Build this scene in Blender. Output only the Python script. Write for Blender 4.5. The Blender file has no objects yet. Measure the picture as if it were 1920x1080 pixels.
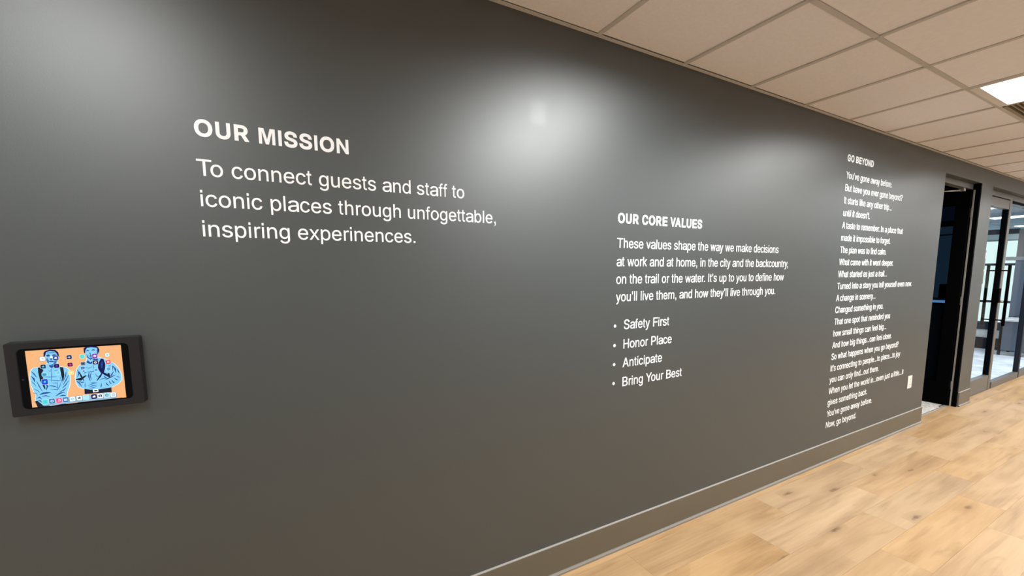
import bpy, bmesh, math, random
from mathutils import Matrix, Vector
from mathutils.geometry import delaunay_2d_cdt

# ---------------------------------------------------------------- camera, world, exposure
scene = bpy.context.scene
COL = scene.collection
CAM_POS = Vector((-1.42381, -1.71872, 1.59584))
YAW, PITCH, ROLL = 0.504356, -0.111047, -0.003007
fwd = Vector((math.sin(YAW)*math.cos(PITCH), math.cos(YAW)*math.cos(PITCH), math.sin(PITCH)))
rgt = Vector((math.cos(YAW), -math.sin(YAW), 0)); upv = rgt.cross(fwd)
rr = rgt*math.cos(ROLL)+upv*math.sin(ROLL); uu = -rgt*math.sin(ROLL)+upv*math.cos(ROLL)
cam_data = bpy.data.cameras.new('camera'); cam = bpy.data.objects.new('camera', cam_data); COL.objects.link(cam)
cam_data.sensor_fit = 'HORIZONTAL'; cam_data.sensor_width = 36
cam_data.lens = 793.958*36/1920; cam_data.shift_y = 59.1/1920
cam_data.clip_start = .02; cam_data.clip_end = 100
M3 = Matrix((rr, uu, -fwd)).transposed()
cam.matrix_world = Matrix.Translation(CAM_POS) @ M3.to_4x4()
scene.camera = cam

world = bpy.data.worlds.new('world'); scene.world = world; world.use_nodes = True
world.node_tree.nodes['Background'].inputs[0].default_value = (.6, .7, .8, 1)
world.node_tree.nodes['Background'].inputs[1].default_value = .15
vs = scene.view_settings
vs.view_transform = 'Standard'; vs.look = 'None'; vs.exposure = 0.0; vs.gamma = 1; vs.use_curve_mapping = False
try: scene.cycles.use_denoising = True
except Exception: pass
HALL_LIGHT = 72.0       # watts of each hallway troffer
SPREAD = 165            # beam spread of the hallway troffers, degrees
ROOM_LIGHT = 19.0       # radiance of the meeting room troffer lenses

# ---------------------------------------------------------------- key dimensions (metres)
T = .6096               # ceiling module
CZ = 2.731              # ceiling height
OPEN_TOP = 2.567        # top of the door openings
WALL_L, WALL_R = -6.2, 14.0
OPP = -4.3              # far side of the hallway
THICK = .12
DOOR1_L, DOOR1_R = 4.47, 5.53
DOOR2_L, DOOR2_R = 5.905, 11.0
SET = .06               # how far the frames sit back from the wall face

# ---------------------------------------------------------------- helpers
MATS = {}
def mat(name, color, rough=.6, metal=0, spec=.5, emit=None, estr=0, var=0, vscale=8, bump=0, bscale=60, alpha=None):
    if name in MATS: return MATS[name]
    m = bpy.data.materials.new(name); m.use_nodes = True; MATS[name] = m
    nt = m.node_tree; b = nt.nodes['Principled BSDF']
    b.inputs['Base Color'].default_value = (*color, 1); b.inputs['Roughness'].default_value = rough
    b.inputs['Metallic'].default_value = metal; b.inputs['Specular IOR Level'].default_value = spec
    if emit: b.inputs['Emission Color'].default_value = (*emit, 1); b.inputs['Emission Strength'].default_value = estr
    if var or bump:
        tc = nt.nodes.new('ShaderNodeTexCoord')
        if var:
            n = nt.nodes.new('ShaderNodeTexNoise'); n.inputs['Scale'].default_value = vscale; n.inputs['Detail'].default_value = 5
            nt.links.new(tc.outputs['Object'], n.inputs['Vector'])
            r = nt.nodes.new('ShaderNodeValToRGB')
            r.color_ramp.elements[0].position = .3; r.color_ramp.elements[1].position = .7
            r.color_ramp.elements[0].color = (*[c*(1-var) for c in color], 1); r.color_ramp.elements[1].color = (*[min(1, c*(1+var)) for c in color], 1)
            nt.links.new(n.outputs['Fac'], r.inputs['Fac']); nt.links.new(r.outputs['Color'], b.inputs['Base Color'])
        if bump:
            n2 = nt.nodes.new('ShaderNodeTexNoise'); n2.inputs['Scale'].default_value = bscale; n2.inputs['Detail'].default_value = 3
            bp = nt.nodes.new('ShaderNodeBump'); bp.inputs['Strength'].default_value = bump; bp.inputs['Distance'].default_value = .002
            nt.links.new(tc.outputs['Object'], n2.inputs['Vector']); nt.links.new(n2.outputs['Fac'], bp.inputs['Height']); nt.links.new(bp.outputs['Normal'], b.inputs['Normal'])
    return m

def glow(name, color, strength=1.0):
    if name in MATS: return MATS[name]
    m = bpy.data.materials.new(name); m.use_nodes = True; MATS[name] = m
    nt = m.node_tree; nt.nodes.clear()
    o = nt.nodes.new('ShaderNodeOutputMaterial'); e = nt.nodes.new('ShaderNodeEmission')
    e.inputs[0].default_value = (*color, 1); e.inputs[1].default_value = strength
    nt.links.new(e.outputs[0], o.inputs[0]); return m

def glass(name, tint=(1, 1, 1), refl=.06):
    if name in MATS: return MATS[name]
    m = bpy.data.materials.new(name); m.use_nodes = True; MATS[name] = m
    nt = m.node_tree; nt.nodes.clear()
    o = nt.nodes.new('ShaderNodeOutputMaterial'); t = nt.nodes.new('ShaderNodeBsdfTransparent'); g = nt.nodes.new('ShaderNodeBsdfGlossy')
    x = nt.nodes.new('ShaderNodeMixShader'); lw = nt.nodes.new('ShaderNodeFresnel'); lw.inputs['IOR'].default_value = 1.45
    mm = nt.nodes.new('ShaderNodeMath'); mm.operation = 'MULTIPLY'; mm.inputs[1].default_value = refl/.04
    mm.use_clamp = True
    t.inputs[0].default_value = (*tint, 1); g.inputs['Roughness'].default_value = .02
    nt.links.new(lw.outputs[0], mm.inputs[0]); nt.links.new(mm.outputs[0], x.inputs[0])
    nt.links.new(t.outputs[0], x.inputs[1]); nt.links.new(g.outputs[0], x.inputs[2]); nt.links.new(x.outputs[0], o.inputs[0]); return m

def tag(o, label=None, cat=None, group=None, kind=None):
    if label: o['label'] = label
    if cat: o['category'] = cat
    if group: o['group'] = group
    if kind: o['kind'] = kind
    return o
def empty(name, loc=(0, 0, 0), label=None, cat=None, group=None, kind=None, parent=None):
    o = bpy.data.objects.new(name, None); COL.objects.link(o); o.location = loc; o.empty_display_size = .1
    if parent: o.parent = parent
    return tag(o, label, cat, group, kind)

class MB:
    """collects world-space shapes and links them as one mesh object"""
    def __init__(s): s.bm = bmesh.new()
    def box(s, x0, x1, y0, y1, z0, z1, mi=0):
        v = [s.bm.verts.new((x, y, z)) for x in (x0, x1) for y in (y0, y1) for z in (z0, z1)]
        for f in ((0, 1, 3, 2), (4, 6, 7, 5), (0, 4, 5, 1), (2, 3, 7, 6), (0, 2, 6, 4), (1, 5, 7, 3)):
            s.bm.faces.new([v[i] for i in f]).material_index = mi
        return s
    def prism(s, pts, axis, a, b, mi=0):
        """2-D outline extruded along an axis: axis 'x' takes (y,z), 'y' takes (x,z), 'z' takes (x,y)"""
        def P(q, t): return {'x': (t, q[0], q[1]), 'y': (q[0], t, q[1]), 'z': (q[0], q[1], t)}[axis]
        A = [s.bm.verts.new(P(q, a)) for q in pts]; B = [s.bm.verts.new(P(q, b)) for q in pts]; n = len(pts)
        fs = [s.bm.faces.new(A), s.bm.faces.new(B[::-1])]+[s.bm.faces.new((A[i], B[i], B[(i+1) % n], A[(i+1) % n])) for i in range(n)]
        for f in fs: f.material_index = mi
        return s
    def tube(s, p, q, r, n=14, mi=0):
        p, q = Vector(p), Vector(q); d = (q-p).normalized(); a = d.orthogonal().normalized(); b = d.cross(a)
        A = []; B = []
        for i in range(n):
            t = 2*math.pi*i/n; o = (a*math.cos(t)+b*math.sin(t))*r
            A.append(s.bm.verts.new(p+o)); B.append(s.bm.verts.new(q+o))
        s.bm.faces.new(A[::-1]).material_index = mi; s.bm.faces.new(B).material_index = mi
        for i in range(n):
            f = s.bm.faces.new((A[i], A[(i+1) % n], B[(i+1) % n], B[i])); f.smooth = True; f.material_index = mi
        return s
    def build(s, name, m, parent=None, bevel=0, origin=None):
        bmesh.ops.recalc_face_normals(s.bm, faces=s.bm.faces[:])
        if bevel: bmesh.ops.bevel(s.bm, geom=s.bm.edges[:], offset=bevel, segments=2, affect='EDGES', profile=.5)
        off = Vector(origin) if origin else Vector((0, 0, 0))
        if parent is not None and not origin: off = wpos(parent)
        for v in s.bm.verts: v.co -= off
        me = bpy.data.meshes.new(name); s.bm.to_mesh(me); s.bm.free()
        for x in (m if isinstance(m, (list, tuple)) else [m]): me.materials.append(x)
        o = bpy.data.objects.new(name, me); COL.objects.link(o)
        if parent is not None: o.parent = parent; o.location = off-wpos(parent)
        else: o.location = off
        return o
def wpos(o):
    p = Vector(o.location)
    while o.parent: o = o.parent; p += Vector(o.location)
    return p
def inst(src, name, parent, loc, scale=(1, 1, 1)):
    o = bpy.data.objects.new(name, src if isinstance(src, bpy.types.Mesh) else src.data); COL.objects.link(o)
    o.parent = parent; o.location = Vector(loc)-(wpos(parent) if parent else Vector()); o.scale = scale; return o
def box_mesh(name, sx, sy, sz, m, bevel=0):
    """box mesh from (0,0,-sz) to (sx,sy,0)"""
    bm = bmesh.new(); bmesh.ops.create_cube(bm, size=1)
    for v in bm.verts: v.co = Vector(((v.co.x+.5)*sx, (v.co.y+.5)*sy, (v.co.z-.5)*sz))
    if bevel: bmesh.ops.bevel(bm, geom=[e for e in bm.edges if all(v.co.z > -1e-6 for v in e.verts)], offset=bevel, segments=1, affect='EDGES')
    me = bpy.data.meshes.new(name); bm.to_mesh(me); bm.free(); me.materials.append(m); return me

# ---------------------------------------------------------------- materials
def wall_paint():
    m = mat('charcoal_eggshell_paint', (.027, .037, .040), rough=.36, spec=.95)
    nt = m.node_tree; b = nt.nodes['Principled BSDF']; N = nt.nodes.new; L = nt.links.new
    tc = N('ShaderNodeTexCoord')
    b.inputs['IOR'].default_value = 1.62
    n1 = N('ShaderNodeTexNoise'); n1.inputs['Scale'].default_value = 1.3; n1.inputs['Detail'].default_value = 4
    L(tc.outputs['Object'], n1.inputs['Vector'])
    mr = N('ShaderNodeMapRange'); mr.inputs['To Min'].default_value = WALL_ROUGH-.03; mr.inputs['To Max'].default_value = WALL_ROUGH+.03
    L(n1.outputs['Fac'], mr.inputs['Value'])
    # a small touched-up patch of smoother paint under the ceiling
    sp = N('ShaderNodeSeparateXYZ'); L(tc.outputs['Object'], sp.inputs[0])
    def band(sock, c, w):
        a = N('ShaderNodeMath'); a.operation = 'SUBTRACT'; a.inputs[1].default_value = c; L(sock, a.inputs[0])
        ab = N('ShaderNodeMath'); ab.operation = 'ABSOLUTE'; L(a.outputs[0], ab.inputs[0])
        lt = N('ShaderNodeMapRange'); lt.inputs['From Min'].default_value = w; lt.inputs['From Max'].default_value = w*.8; L(ab.outputs[0], lt.inputs['Value']); return lt.outputs[0]
    px = band(sp.outputs[0], -.335, .045); pz = band(sp.outputs[2], 2.32, .055)
    mu = N('ShaderNodeMath'); mu.operation = 'MULTIPLY'; L(px, mu.inputs[0]); L(pz, mu.inputs[1])
    sc = N('ShaderNodeMath'); sc.operation = 'MULTIPLY'; sc.inputs[1].default_value = -.02; L(mu.outputs[0], sc.inputs[0])
    ad = N('ShaderNodeMath'); ad.operation = 'ADD'; L(mr.outputs[0], ad.inputs[0]); L(sc.outputs[0], ad.inputs[1]); L(ad.outputs[0], b.inputs['Roughness'])
    n2 = N('ShaderNodeTexNoise'); n2.inputs['Scale'].default_value = 260; n2.inputs['Detail'].default_value = 2
    L(tc.outputs['Object'], n2.inputs['Vector'])
    bp = N('ShaderNodeBump'); bp.inputs['Strength'].default_value = .12; bp.inputs['Distance'].default_value = .001
    L(n2.outputs['Fac'], bp.inputs['Height']); L(bp.outputs['Normal'], b.inputs['Normal'])
    return m
WALL_ROUGH = .47
PAINT = wall_paint()
BASE_M = mat('grey_baseboard_vinyl', (.12, .105, .078), rough=.45, var=.04, vscale=3)
FRAME_M = mat('dark_grey_door_metal', (.10, .102, .102), rough=.38)
BLACK = mat('black_frame_metal', (.0012, .0012, .0014), rough=.7, spec=.02)
NAVY = mat('navy_black_frame', (.008, .012, .024), rough=.5, spec=.2)
GASKET = mat('black_glazing_gasket', (.0015, .002, .004), rough=.7, spec=.04)
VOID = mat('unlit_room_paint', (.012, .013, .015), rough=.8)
PALE = mat('pale_wall_paint', (.74, .74, .70), rough=.7, var=.02)
TILE = mat('mineral_fibre_tile', (.87, .87, .93), rough=.95, var=.025, vscale=45, bump=.25, bscale=120)
TEE = mat('ceiling_grid_metal', (.57, .56, .55), rough=.6)
TROF = mat('troffer_housing_white', (.8, .78, .74), rough=.4)
ALU = mat('brushed_aluminium', (.45, .44, .41), rough=.35, metal=.6)
WHITE = mat('white_acrylic_lettering', (.94, .96, .99), rough=.45, var=.01)
WHITE_PL = mat('white_plastic', (.82, .81, .76), rough=.35)
CLEAR = glass('clear_glass', (.96, .985, 1), .0015)
DARKGLASS = glass('tinted_glass', (.55, .62, .68), .001)

def plank_mat():
    m = mat('oak_vinyl_plank', (.62, .44, .27), rough=.42, spec=.4)
    nt = m.node_tree; b = nt.nodes['Principled BSDF']; N = nt.nodes.new; L = nt.links.new
    tc = N('ShaderNodeTexCoord'); oi = N('ShaderNodeObjectInfo')
    def math_(op, a, bb=None):
        x = N('ShaderNodeMath'); x.operation = op
        for i, s in enumerate((a, bb)):
            if s is None: continue
            if isinstance(s, (int, float)): x.inputs[i].default_value = s
            else: L(s, x.inputs[i])
        return x.outputs[0]
    rnd = oi.outputs['Random']
    off = N('ShaderNodeCombineXYZ'); L(math_('MULTIPLY', rnd, 37.0), off.inputs[0]); L(math_('MULTIPLY', rnd, 91.0), off.inputs[1]); L(math_('MULTIPLY', rnd, 13.0), off.inputs[2])
    va = N('ShaderNodeVectorMath'); va.operation = 'ADD'; L(tc.outputs['Object'], va.inputs[0]); L(off.outputs[0], va.inputs[1])
    def mapped(sx, sy):
        mp = N('ShaderNodeMapping'); mp.inputs['Scale'].default_value = (sx, sy, 1); L(va.outputs[0], mp.inputs['Vector']); return mp.outputs[0]
    def noise(vec, scale, detail=4, dist=0):
        n = N('ShaderNodeTexNoise'); n.inputs['Scale'].default_value = scale; n.inputs['Detail'].default_value = detail; n.inputs['Distortion'].default_value = dist
        L(vec, n.inputs['Vector']); return n.outputs['Fac']
    broad = noise(mapped(.8, 5), 1.0, 3, .9)
    streak = noise(mapped(1.1, 30), 1.0, 5, .8)
    fine = noise(mapped(5, 190), 1.0, 3)
    ramp = N('ShaderNodeValToRGB'); e = ramp.color_ramp.elements
    e[0].position = .30; e[0].color = (.235, .133, .06, 1); e[1].position = .72; e[1].color = (.47, .308, .165, 1)
    k = e.new(.5); k.color = (.39, .242, .118, 1)
    mixf = math_('ADD', math_('ADD', math_('MULTIPLY', broad, .62), math_('MULTIPLY', streak, .26)), math_('MULTIPLY', fine, .12))
    L(mixf, ramp.inputs['Fac'])
    # knots: sparse stretched voronoi cells
    vo = N('ShaderNodeTexVoronoi'); vo.inputs['Scale'].default_value = 1.0
    L(mapped(2.6, 8.0), vo.inputs['Vector'])
    kn = N('ShaderNodeMapRange'); kn.inputs['From Min'].default_value = .17; kn.inputs['From Max'].default_value = .04
    wob = math_('ADD', vo.outputs['Distance'], math_('MULTIPLY', math_('SUBTRACT', noise(mapped(12, 30), 1.0, 4, 1.0), .5), .30)); L(wob, kn.inputs['Value'])
    sepc = N('ShaderNodeSeparateColor'); L(vo.outputs['Color'], sepc.inputs[0])
    pick = math_('GREATER_THAN', sepc.outputs[0], .6)
    kf = math_('MULTIPLY', kn.outputs[0], pick)
    halo = N('ShaderNodeMapRange'); halo.inputs['From Min'].default_value = .55; halo.inputs['From Max'].default_value = .1; L(vo.outputs['Distance'], halo.inputs['Value'])
    hf = math_('MULTIPLY', math_('MULTIPLY', halo.outputs[0], pick), .55)
    m0 = N('ShaderNodeMix'); m0.data_type = 'RGBA'; L(hf, m0.inputs[0]); L(ramp.outputs[0], m0.inputs[6]); m0.inputs[7].default_value = (.27, .155, .068, 1)
    m1 = N('ShaderNodeMix'); m1.data_type = 'RGBA'; L(math_('MULTIPLY', kf, .9), m1.inputs[0]); L(m0.outputs[2], m1.inputs[6]); m1.inputs[7].default_value = (.13, .065, .028, 1)
    # plank to plank tone
    st = N('ShaderNodeMapRange'); st.inputs['From Min'].default_value = .56; st.inputs['From Max'].default_value = .72; L(noise(mapped(1.3, 11), 1.0, 5, 1.6), st.inputs['Value'])
    m2 = N('ShaderNodeMix'); m2.data_type = 'RGBA'; L(math_('MULTIPLY', st.outputs[0], .55), m2.inputs[0]); L(m1.outputs[2], m2.inputs[6]); m2.inputs[7].default_value = (.24, .14, .062, 1)
    hv = N('ShaderNodeHueSaturation'); L(m2.outputs[2], hv.inputs['Color'])
    L(math_('ADD', math_('MULTIPLY', rnd, .08), .97), hv.inputs['Value']); L(math_('ADD', math_('MULTIPLY', math_('FRACT', math_('MULTIPLY', rnd, 7.3)), .16), .90), hv.inputs['Saturation'])
    L(hv.outputs[0], b.inputs['Base Color'])
    bp = N('ShaderNodeBump'); bp.inputs['Strength'].default_value = .15; bp.inputs['Distance'].default_value = .0006
    L(streak, bp.inputs['Height']); L(bp.outputs['Normal'], b.inputs['Normal'])
    return m
PLANK = plank_mat()
CARPET = mat('grey_loop_carpet', (.46, .43, .40), rough=.95, var=.38, vscale=34, bump=.5, bscale=300)
CARPET2 = mat('pale_grey_carpet', (.56, .59, .63), rough=.95, var=.22, vscale=5, bump=.4, bscale=250)

# ---------------------------------------------------------------- the setting: wall with the door openings
w = MB()
w.box(WALL_L, DOOR1_L, 0, THICK, 0, CZ+.1).box(DOOR1_R, DOOR2_L, 0, THICK, 0, CZ+.1).box(DOOR2_R, WALL_R, 0, THICK, 0, CZ+.1)
w.box(DOOR1_L, DOOR1_R, 0, THICK, OPEN_TOP, CZ+.1).box(DOOR2_L, DOOR2_R, 0, THICK, OPEN_TOP, CZ+.1)
tag(w.build('wall_front', PAINT), 'dark charcoal hallway wall carrying the white lettering', kind='structure')
tag(MB().box(WALL_L-.12, WALL_L, OPP, THICK, 0, CZ+.1).build('wall_left', PALE), kind='structure')
tag(MB().box(WALL_R, WALL_R+.12, OPP, THICK, 0, CZ+.1).build('wall_right', PALE), kind='structure')
tag(MB().box(WALL_L-.12, WALL_R+.12, OPP-.12, OPP, 0, CZ+.1).build('wall_back', mat('taupe_wall_paint', (.58, .58, .58), rough=.7, var=.02)), kind='structure')

def baseboard(name, x0, x1):
    prof = [(0, 0), (-.022, 0), (-.022, .010), (-.019, .014), (-.013, .018), (-.012, .022), (-.012, .166), (-.009, .171), (0, .171)]
    b = MB().prism(prof, 'x', x0, x1); o = b.build(name, BASE_M); tag(o, kind='structure')
    MB().prism([(-.0125, .1708), (-.009, .1722), (0, .1722), (0, .1708)], 'x', x0, x1).build('top_highlight', mat('pale_top_highlight', (.30, .27, .24), rough=.6), o)  # paler strip: light caught by the top ledge, put into its colour
    MB().prism([(-.0225, .0012), (-.0225, .010), (-.019, .0148), (-.0165, .0148), (-.0165, .0012)], 'x', x0, x1).build('toe', mat('grey_toe', (.22, .20, .18), rough=.45), o); return o
bb = baseboard('baseboard_front', WALL_L, DOOR1_L-.004); bb['label'] = 'grey base trim under the lettered charcoal wall'
bb = baseboard('baseboard_pier', DOOR1_R+.004, DOOR2_L-.003); bb['label'] = 'short grey base trim on the pier between the two doors'

# ---------------------------------------------------------------- floor of oak-look planks
floor = MB().box(WALL_L, WALL_R, OPP, .075, -.1, -.006).build('floor', mat('floor_underlay', (.12, .09, .06), rough=.8))
tag(floor, 'light oak plank floor of the hallway', kind='structure')
PW, PL = .2286, 1.22
plank_me = box_mesh('plank', PL-.0004, PW-.0004, .006, PLANK, bevel=.0004)
random.seed(4)
fixed = {0: .23, 1: 2.26, 2: 1.91, 3: 1.54, 4: 2.386, -1: .86}
rest = MB(); n_pl = 0
nrow = int((.0592*-1-OPP)/PW)+2
for r in range(-1, nrow):
    y1 = -.0592-r*PW; y0 = y1-PW
    off = fixed.get(r, random.uniform(0, PL)); k0 = int((WALL_L-off)/PL)-1
    for k in range(k0, int((WALL_R-off)/PL)+1):
        x0 = off+k*PL
        if x0+PL < WALL_L or x0 > WALL_R: continue
        a, b = max(x0, WALL_L), min(x0+PL, WALL_R); c, d = max(y0, OPP), min(y1, .07)
        if b-a < .02 or d-c < .02: continue
        if x0 > -1.8 and x0 < 9.5 and r < 12:
            o = inst(plank_me, 'plank', floor, (a+.0004, c+.0004, 0), ((b-a)/PL, (d-c)/PW, 1)); n_pl += 1
        else:
            rest.box(a, b-.0008, c, d-.0008, -.006, 0)
o = rest.build('plank_field', PLANK, floor); o['kind'] = 'stuff'

# ---------------------------------------------------------------- suspended ceiling
ceil = MB().box(WALL_L, WALL_R, OPP, 0, CZ+.06, CZ+.1).build('ceiling', mat('plenum', (.1, .1, .1), rough=.9))
tag(ceil, 'suspended ceiling of tan mineral tiles in a metal grid', kind='structure')
ROWS = [(-.648, 0), (-1.8672, -.648), (-3.0864, -1.8672), (OPP, -3.0864)]
LIGHTS = [k for k in (-7.5, -3.5, .5, 4.5, 8.5, 12.5, 16.5, 20.5)]
tile_me = box_mesh('ceiling_tile', 1, 1, .015, TILE)
GAP = .012
kmin, kmax = int(WALL_L/T)-1, int(WALL_R/T)+1
GRILLE_K = 5
for j, (ya, yb) in enumerate(ROWS):
    for k in range(kmin, kmax+1):
        x0, x1 = max(k*T, WALL_L), min((k+1)*T, WALL_R)
        if x1-x0 < .03: continue
        if j == 1 and any(abs(k+.5-l) < .01 for l in LIGHTS): continue
        if j == 1 and k == GRILLE_K: continue
        yy = yb if j else -.022
        rz = .006+random.uniform(-.0012, .0012)
        inst(tile_me, 'ceiling_tile', ceil, (x0+GAP-.002, ya+GAP-.002, CZ+.015+rz), (x1-x0-2*GAP+.004, yy-ya-(2 if j else 1)*GAP+.004, 1))
tee_x = box_mesh('grid_tee', 1, .024, .004, TEE)
tee_y = box_mesh('grid_cross_tee', .024, 1, .006, TEE)
for k in range(kmin, kmax+2):
    x = k*T
    if WALL_L+.02 < x < WALL_R-.02: inst(tee_y, 'grid_tee', ceil, (x-.012, OPP, CZ+.006), (1, -OPP-.02, 1))
for ya, yb in ROWS[:-1]:
    inst(tee_x, 'grid_tee', ceil, (WALL_L, ya-.012, CZ+.004), (WALL_R-WALL_L, 1, 1))
tag(MB().prism([(0, CZ-.002), (-.022, CZ-.002), (-.022, CZ), (-.002, CZ), (-.002, CZ+.02), (0, CZ+.02)], 'x', WALL_L, WALL_R).build('wall_angle', TEE, ceil))

def troffer(k, y0, y1, lens_m, label, group, x0=None, cz=CZ, watts=0):
    """recessed light: housing frame, two lens strips either side of a thin centre rib"""
    xa = k*T-T/2 if x0 is None else x0; xb = xa+T
    t = empty('ceiling_light', ((xa+xb)/2, (y0+y1)/2, cz), label, 'ceiling light', group)
    e = .03; h = MB()
    h.box(xa+.008, xa+e, y0+.008, y1-.008, cz-.004, cz+.05).box(xb-e, xb-.008, y0+.008, y1-.008, cz-.004, cz+.05)
    h.box(xa+e, xb-e, y0+.008, y0+e, cz-.004, cz+.05).box(xa+e, xb-e, y1-e-.02, y1-.008, cz-.004, cz+.05)
    h.box(xa+e, xb-e, y0+e, y1-e-.02, cz+.04, cz+.05)
    h.build('housing', TROF, t)
    xm = (xa+xb)/2
    for a, b in ((xa+e, xm-.003), (xm+.003, xb-e)):
        pts = [(a+(b-a)*i/6, cz+.012-.008*math.sin(math.pi*i/6)) for i in range(7)]+[(b, cz+.018), (a, cz+.018)]
        MB().prism(pts, 'y', y0+e, y1-e-.02).build('lens', lens_m, t)
    MB().box(xm-.005, xm+.005, y0+e, y1-e-.02, cz-.002, cz+.02).build('centre_rib', mat('rib_grey', (.3, .3, .3), rough=.5), t)
    if watts:        # the lamp's own light, thrown down from just under the lens
        ld = bpy.data.lights.new('lamp_light', 'AREA'); ld.shape = 'RECTANGLE'; ld.size = T-2*e; ld.size_y = y1-y0-2*e-.02
        ld.energy = watts; ld.spread = math.radians(SPREAD); ld.color = (.97, 1, .99)
        lo = bpy.data.objects.new('lamp_light', ld); COL.objects.link(lo); lo.parent = t; lo.location = (0, -.01, .001)
    return t
HALL_LENS = glow('troffer_lens_neutral', (1, .99, .97), 6.0)
hall_words = {-7.5: 'white troffer at the end of the hall beyond the wall tablet', -3.5: 'white troffer over the wall tablet',
    .5: 'white troffer above the mission lettering, its corner just reaching the frame', 4.5: 'bright white troffer in the ceiling above the core values lettering',
    8.5: 'white troffer above the dark open doorway', 12.5: 'white troffer above the glass door', 16.5: 'white troffer beyond the glass door, over the sidelights', 20.5: 'white troffer at the far end of the hall'}
for l in LIGHTS: troffer(l, -1.8672, -.648, HALL_LENS, hall_words[l], 'recessed ceiling lights of the hallway', watts=HALL_LIGHT*(.34 if l == -3.5 else 1))

# return-air grille beside the lit troffer
g = empty('return_air_grille', ((GRILLE_K+.5)*T, -1.2576, CZ), 'tan slotted air grille in the ceiling next to the lit troffer', 'air grille')
GM = mat('grille_tan_metal', (.30, .25, .17), rough=.6)
xa, xb = GRILLE_K*T+.013, (GRILLE_K+1)*T-.013
f = MB().box(xa, xa+.02, -1.855, -.661, CZ, CZ+.02).box(xb-.02, xb, -1.855, -.661, CZ, CZ+.02).box(xa, xb, -1.855, -1.835, CZ, CZ+.02).box(xa, xb, -.681, -.661, CZ, CZ+.02)
f.build('frame', GM, g)
MB().box(xa, xb, -1.855, -.661, CZ+.03, CZ+.035).build('back_plate', mat('grille_dark', (.2, .17, .12), rough=.8), g)
sl = box_mesh('slat', xb-xa-.04, .010, .014, GM)
for i in range(48): inst(sl, 'slat', g, (xa+.02, -1.833+i*.024, CZ+.018))

# ---------------------------------------------------------------- rooms behind the wall
RM_B = 4.0
R1_L, R1_R = 2.6, 5.66
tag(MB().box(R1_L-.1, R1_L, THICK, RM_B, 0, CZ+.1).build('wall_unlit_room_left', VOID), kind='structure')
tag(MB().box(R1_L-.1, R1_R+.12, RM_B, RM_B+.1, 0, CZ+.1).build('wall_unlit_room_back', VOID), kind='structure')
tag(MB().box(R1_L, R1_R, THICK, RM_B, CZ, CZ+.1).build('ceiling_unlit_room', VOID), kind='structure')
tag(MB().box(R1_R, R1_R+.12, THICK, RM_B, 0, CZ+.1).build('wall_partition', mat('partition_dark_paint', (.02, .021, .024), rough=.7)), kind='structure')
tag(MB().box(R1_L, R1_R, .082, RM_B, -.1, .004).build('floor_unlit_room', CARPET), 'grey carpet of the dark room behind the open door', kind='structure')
tag(MB().prism([(.066, 0), (.07, .006), (.082, .007), (.088, 0)], 'x', DOOR1_L+.002, DOOR1_R-.002).build('trim_threshold', ALU), kind='structure')

R2_L, R2_R, PART_X = 5.78, 16.4, 11.3
tag(MB().box(R2_L, R2_R, .075, RM_B, -.1, 0).build('floor_meeting_room', CARPET2), 'pale grey carpet of the lit room behind the glass door', kind='structure')
tag(MB().box(R2_L, R2_R+.1, RM_B, RM_B+.1, 0, CZ+.1).build('wall_meeting_room_back', PALE), kind='structure')
tag(MB().box(R2_R, R2_R+.1, THICK, RM_B, 0, CZ+.1).build('wall_meeting_room_end', mat('pale_green_paint', (.72, .77, .72), rough=.7)), kind='structure')
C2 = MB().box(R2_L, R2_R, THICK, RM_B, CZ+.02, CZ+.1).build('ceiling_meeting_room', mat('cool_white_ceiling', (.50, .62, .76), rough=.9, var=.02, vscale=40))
tag(C2, kind='structure')
for x in [R2_L+.0+i*T for i in range(1, 17)]: MB().box(x-.012, x+.012, THICK, RM_B, CZ+.012, CZ+.021).build('grid_tee', mat('cool_tee', (.55, .6, .66), rough=.6), C2)
for y in (.75, 1.97, 3.19): MB().box(R2_L, R2_R, y-.012, y+.012, CZ+.010, CZ+.019).build('grid_tee', MATS['cool_tee'], C2)
COOL_LENS = glow('troffer_lens_cool', (.80, .92, 1), ROOM_LIGHT)
for x0, y0, y1, lab in ((6.6, .4, 1.6, 'cool white troffer just inside the glass door'), (9.75, .86, 2.06, 'cool white troffer seen through the top of the glass door'),
    (12.2, .35, 1.56, 'long cool white troffer beyond the navy partition'), (15.2, .6, 1.8, 'added cool white troffer brightening the pale end wall of the lit room'), (8.2, 2.4, 3.6, 'cool white troffer deep in the lit room beside its back wall')):  # the troffer by the end wall is added to brighten that wall
    troffer(0, y0, y1, COOL_LENS, lab, 'recessed lights of the lit room', x0=x0, cz=CZ+.012)

# navy glazed partition across the lit room
pt = empty('window_1', (PART_X, 0, 0), 'navy framed glazed partition standing across the lit room', kind='structure')
def bar(y0, y1, z0, z1, d=.06, name='window_frame', m=NAVY): return MB().box(PART_X-d/2, PART_X+d/2, y0, y1, z0, z1).build(name, m, pt)
bar(.84, RM_B, 2.32, 2.415); bar(.84, RM_B, 1.70, 1.745); bar(.84, RM_B, .955, 1.0); bar(.84, RM_B, .40, .56, .07); bar(.84, RM_B, 0, .235, .07)
for y in (1.32, 2.3, 3.2): bar(y-.03, y+.03, 0, 2.40)
for a, b in ((.84, 1.29), (1.35, 2.27), (2.33, 3.17), (3.23, RM_B)):
    for c, d in ((.56, .955), (1.0, 1.70), (1.745, 2.33)): MB().box(PART_X-.004, PART_X+.004, a, b, c, d).build('pane', CLEAR, pt)
    MB().box(PART_X-.02, PART_X+.02, a, b, .235, .40).build('lower_panel', mat('light_grey_panel', (.52, .53, .52), rough=.6, var=.06, vscale=6), pt)
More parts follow.
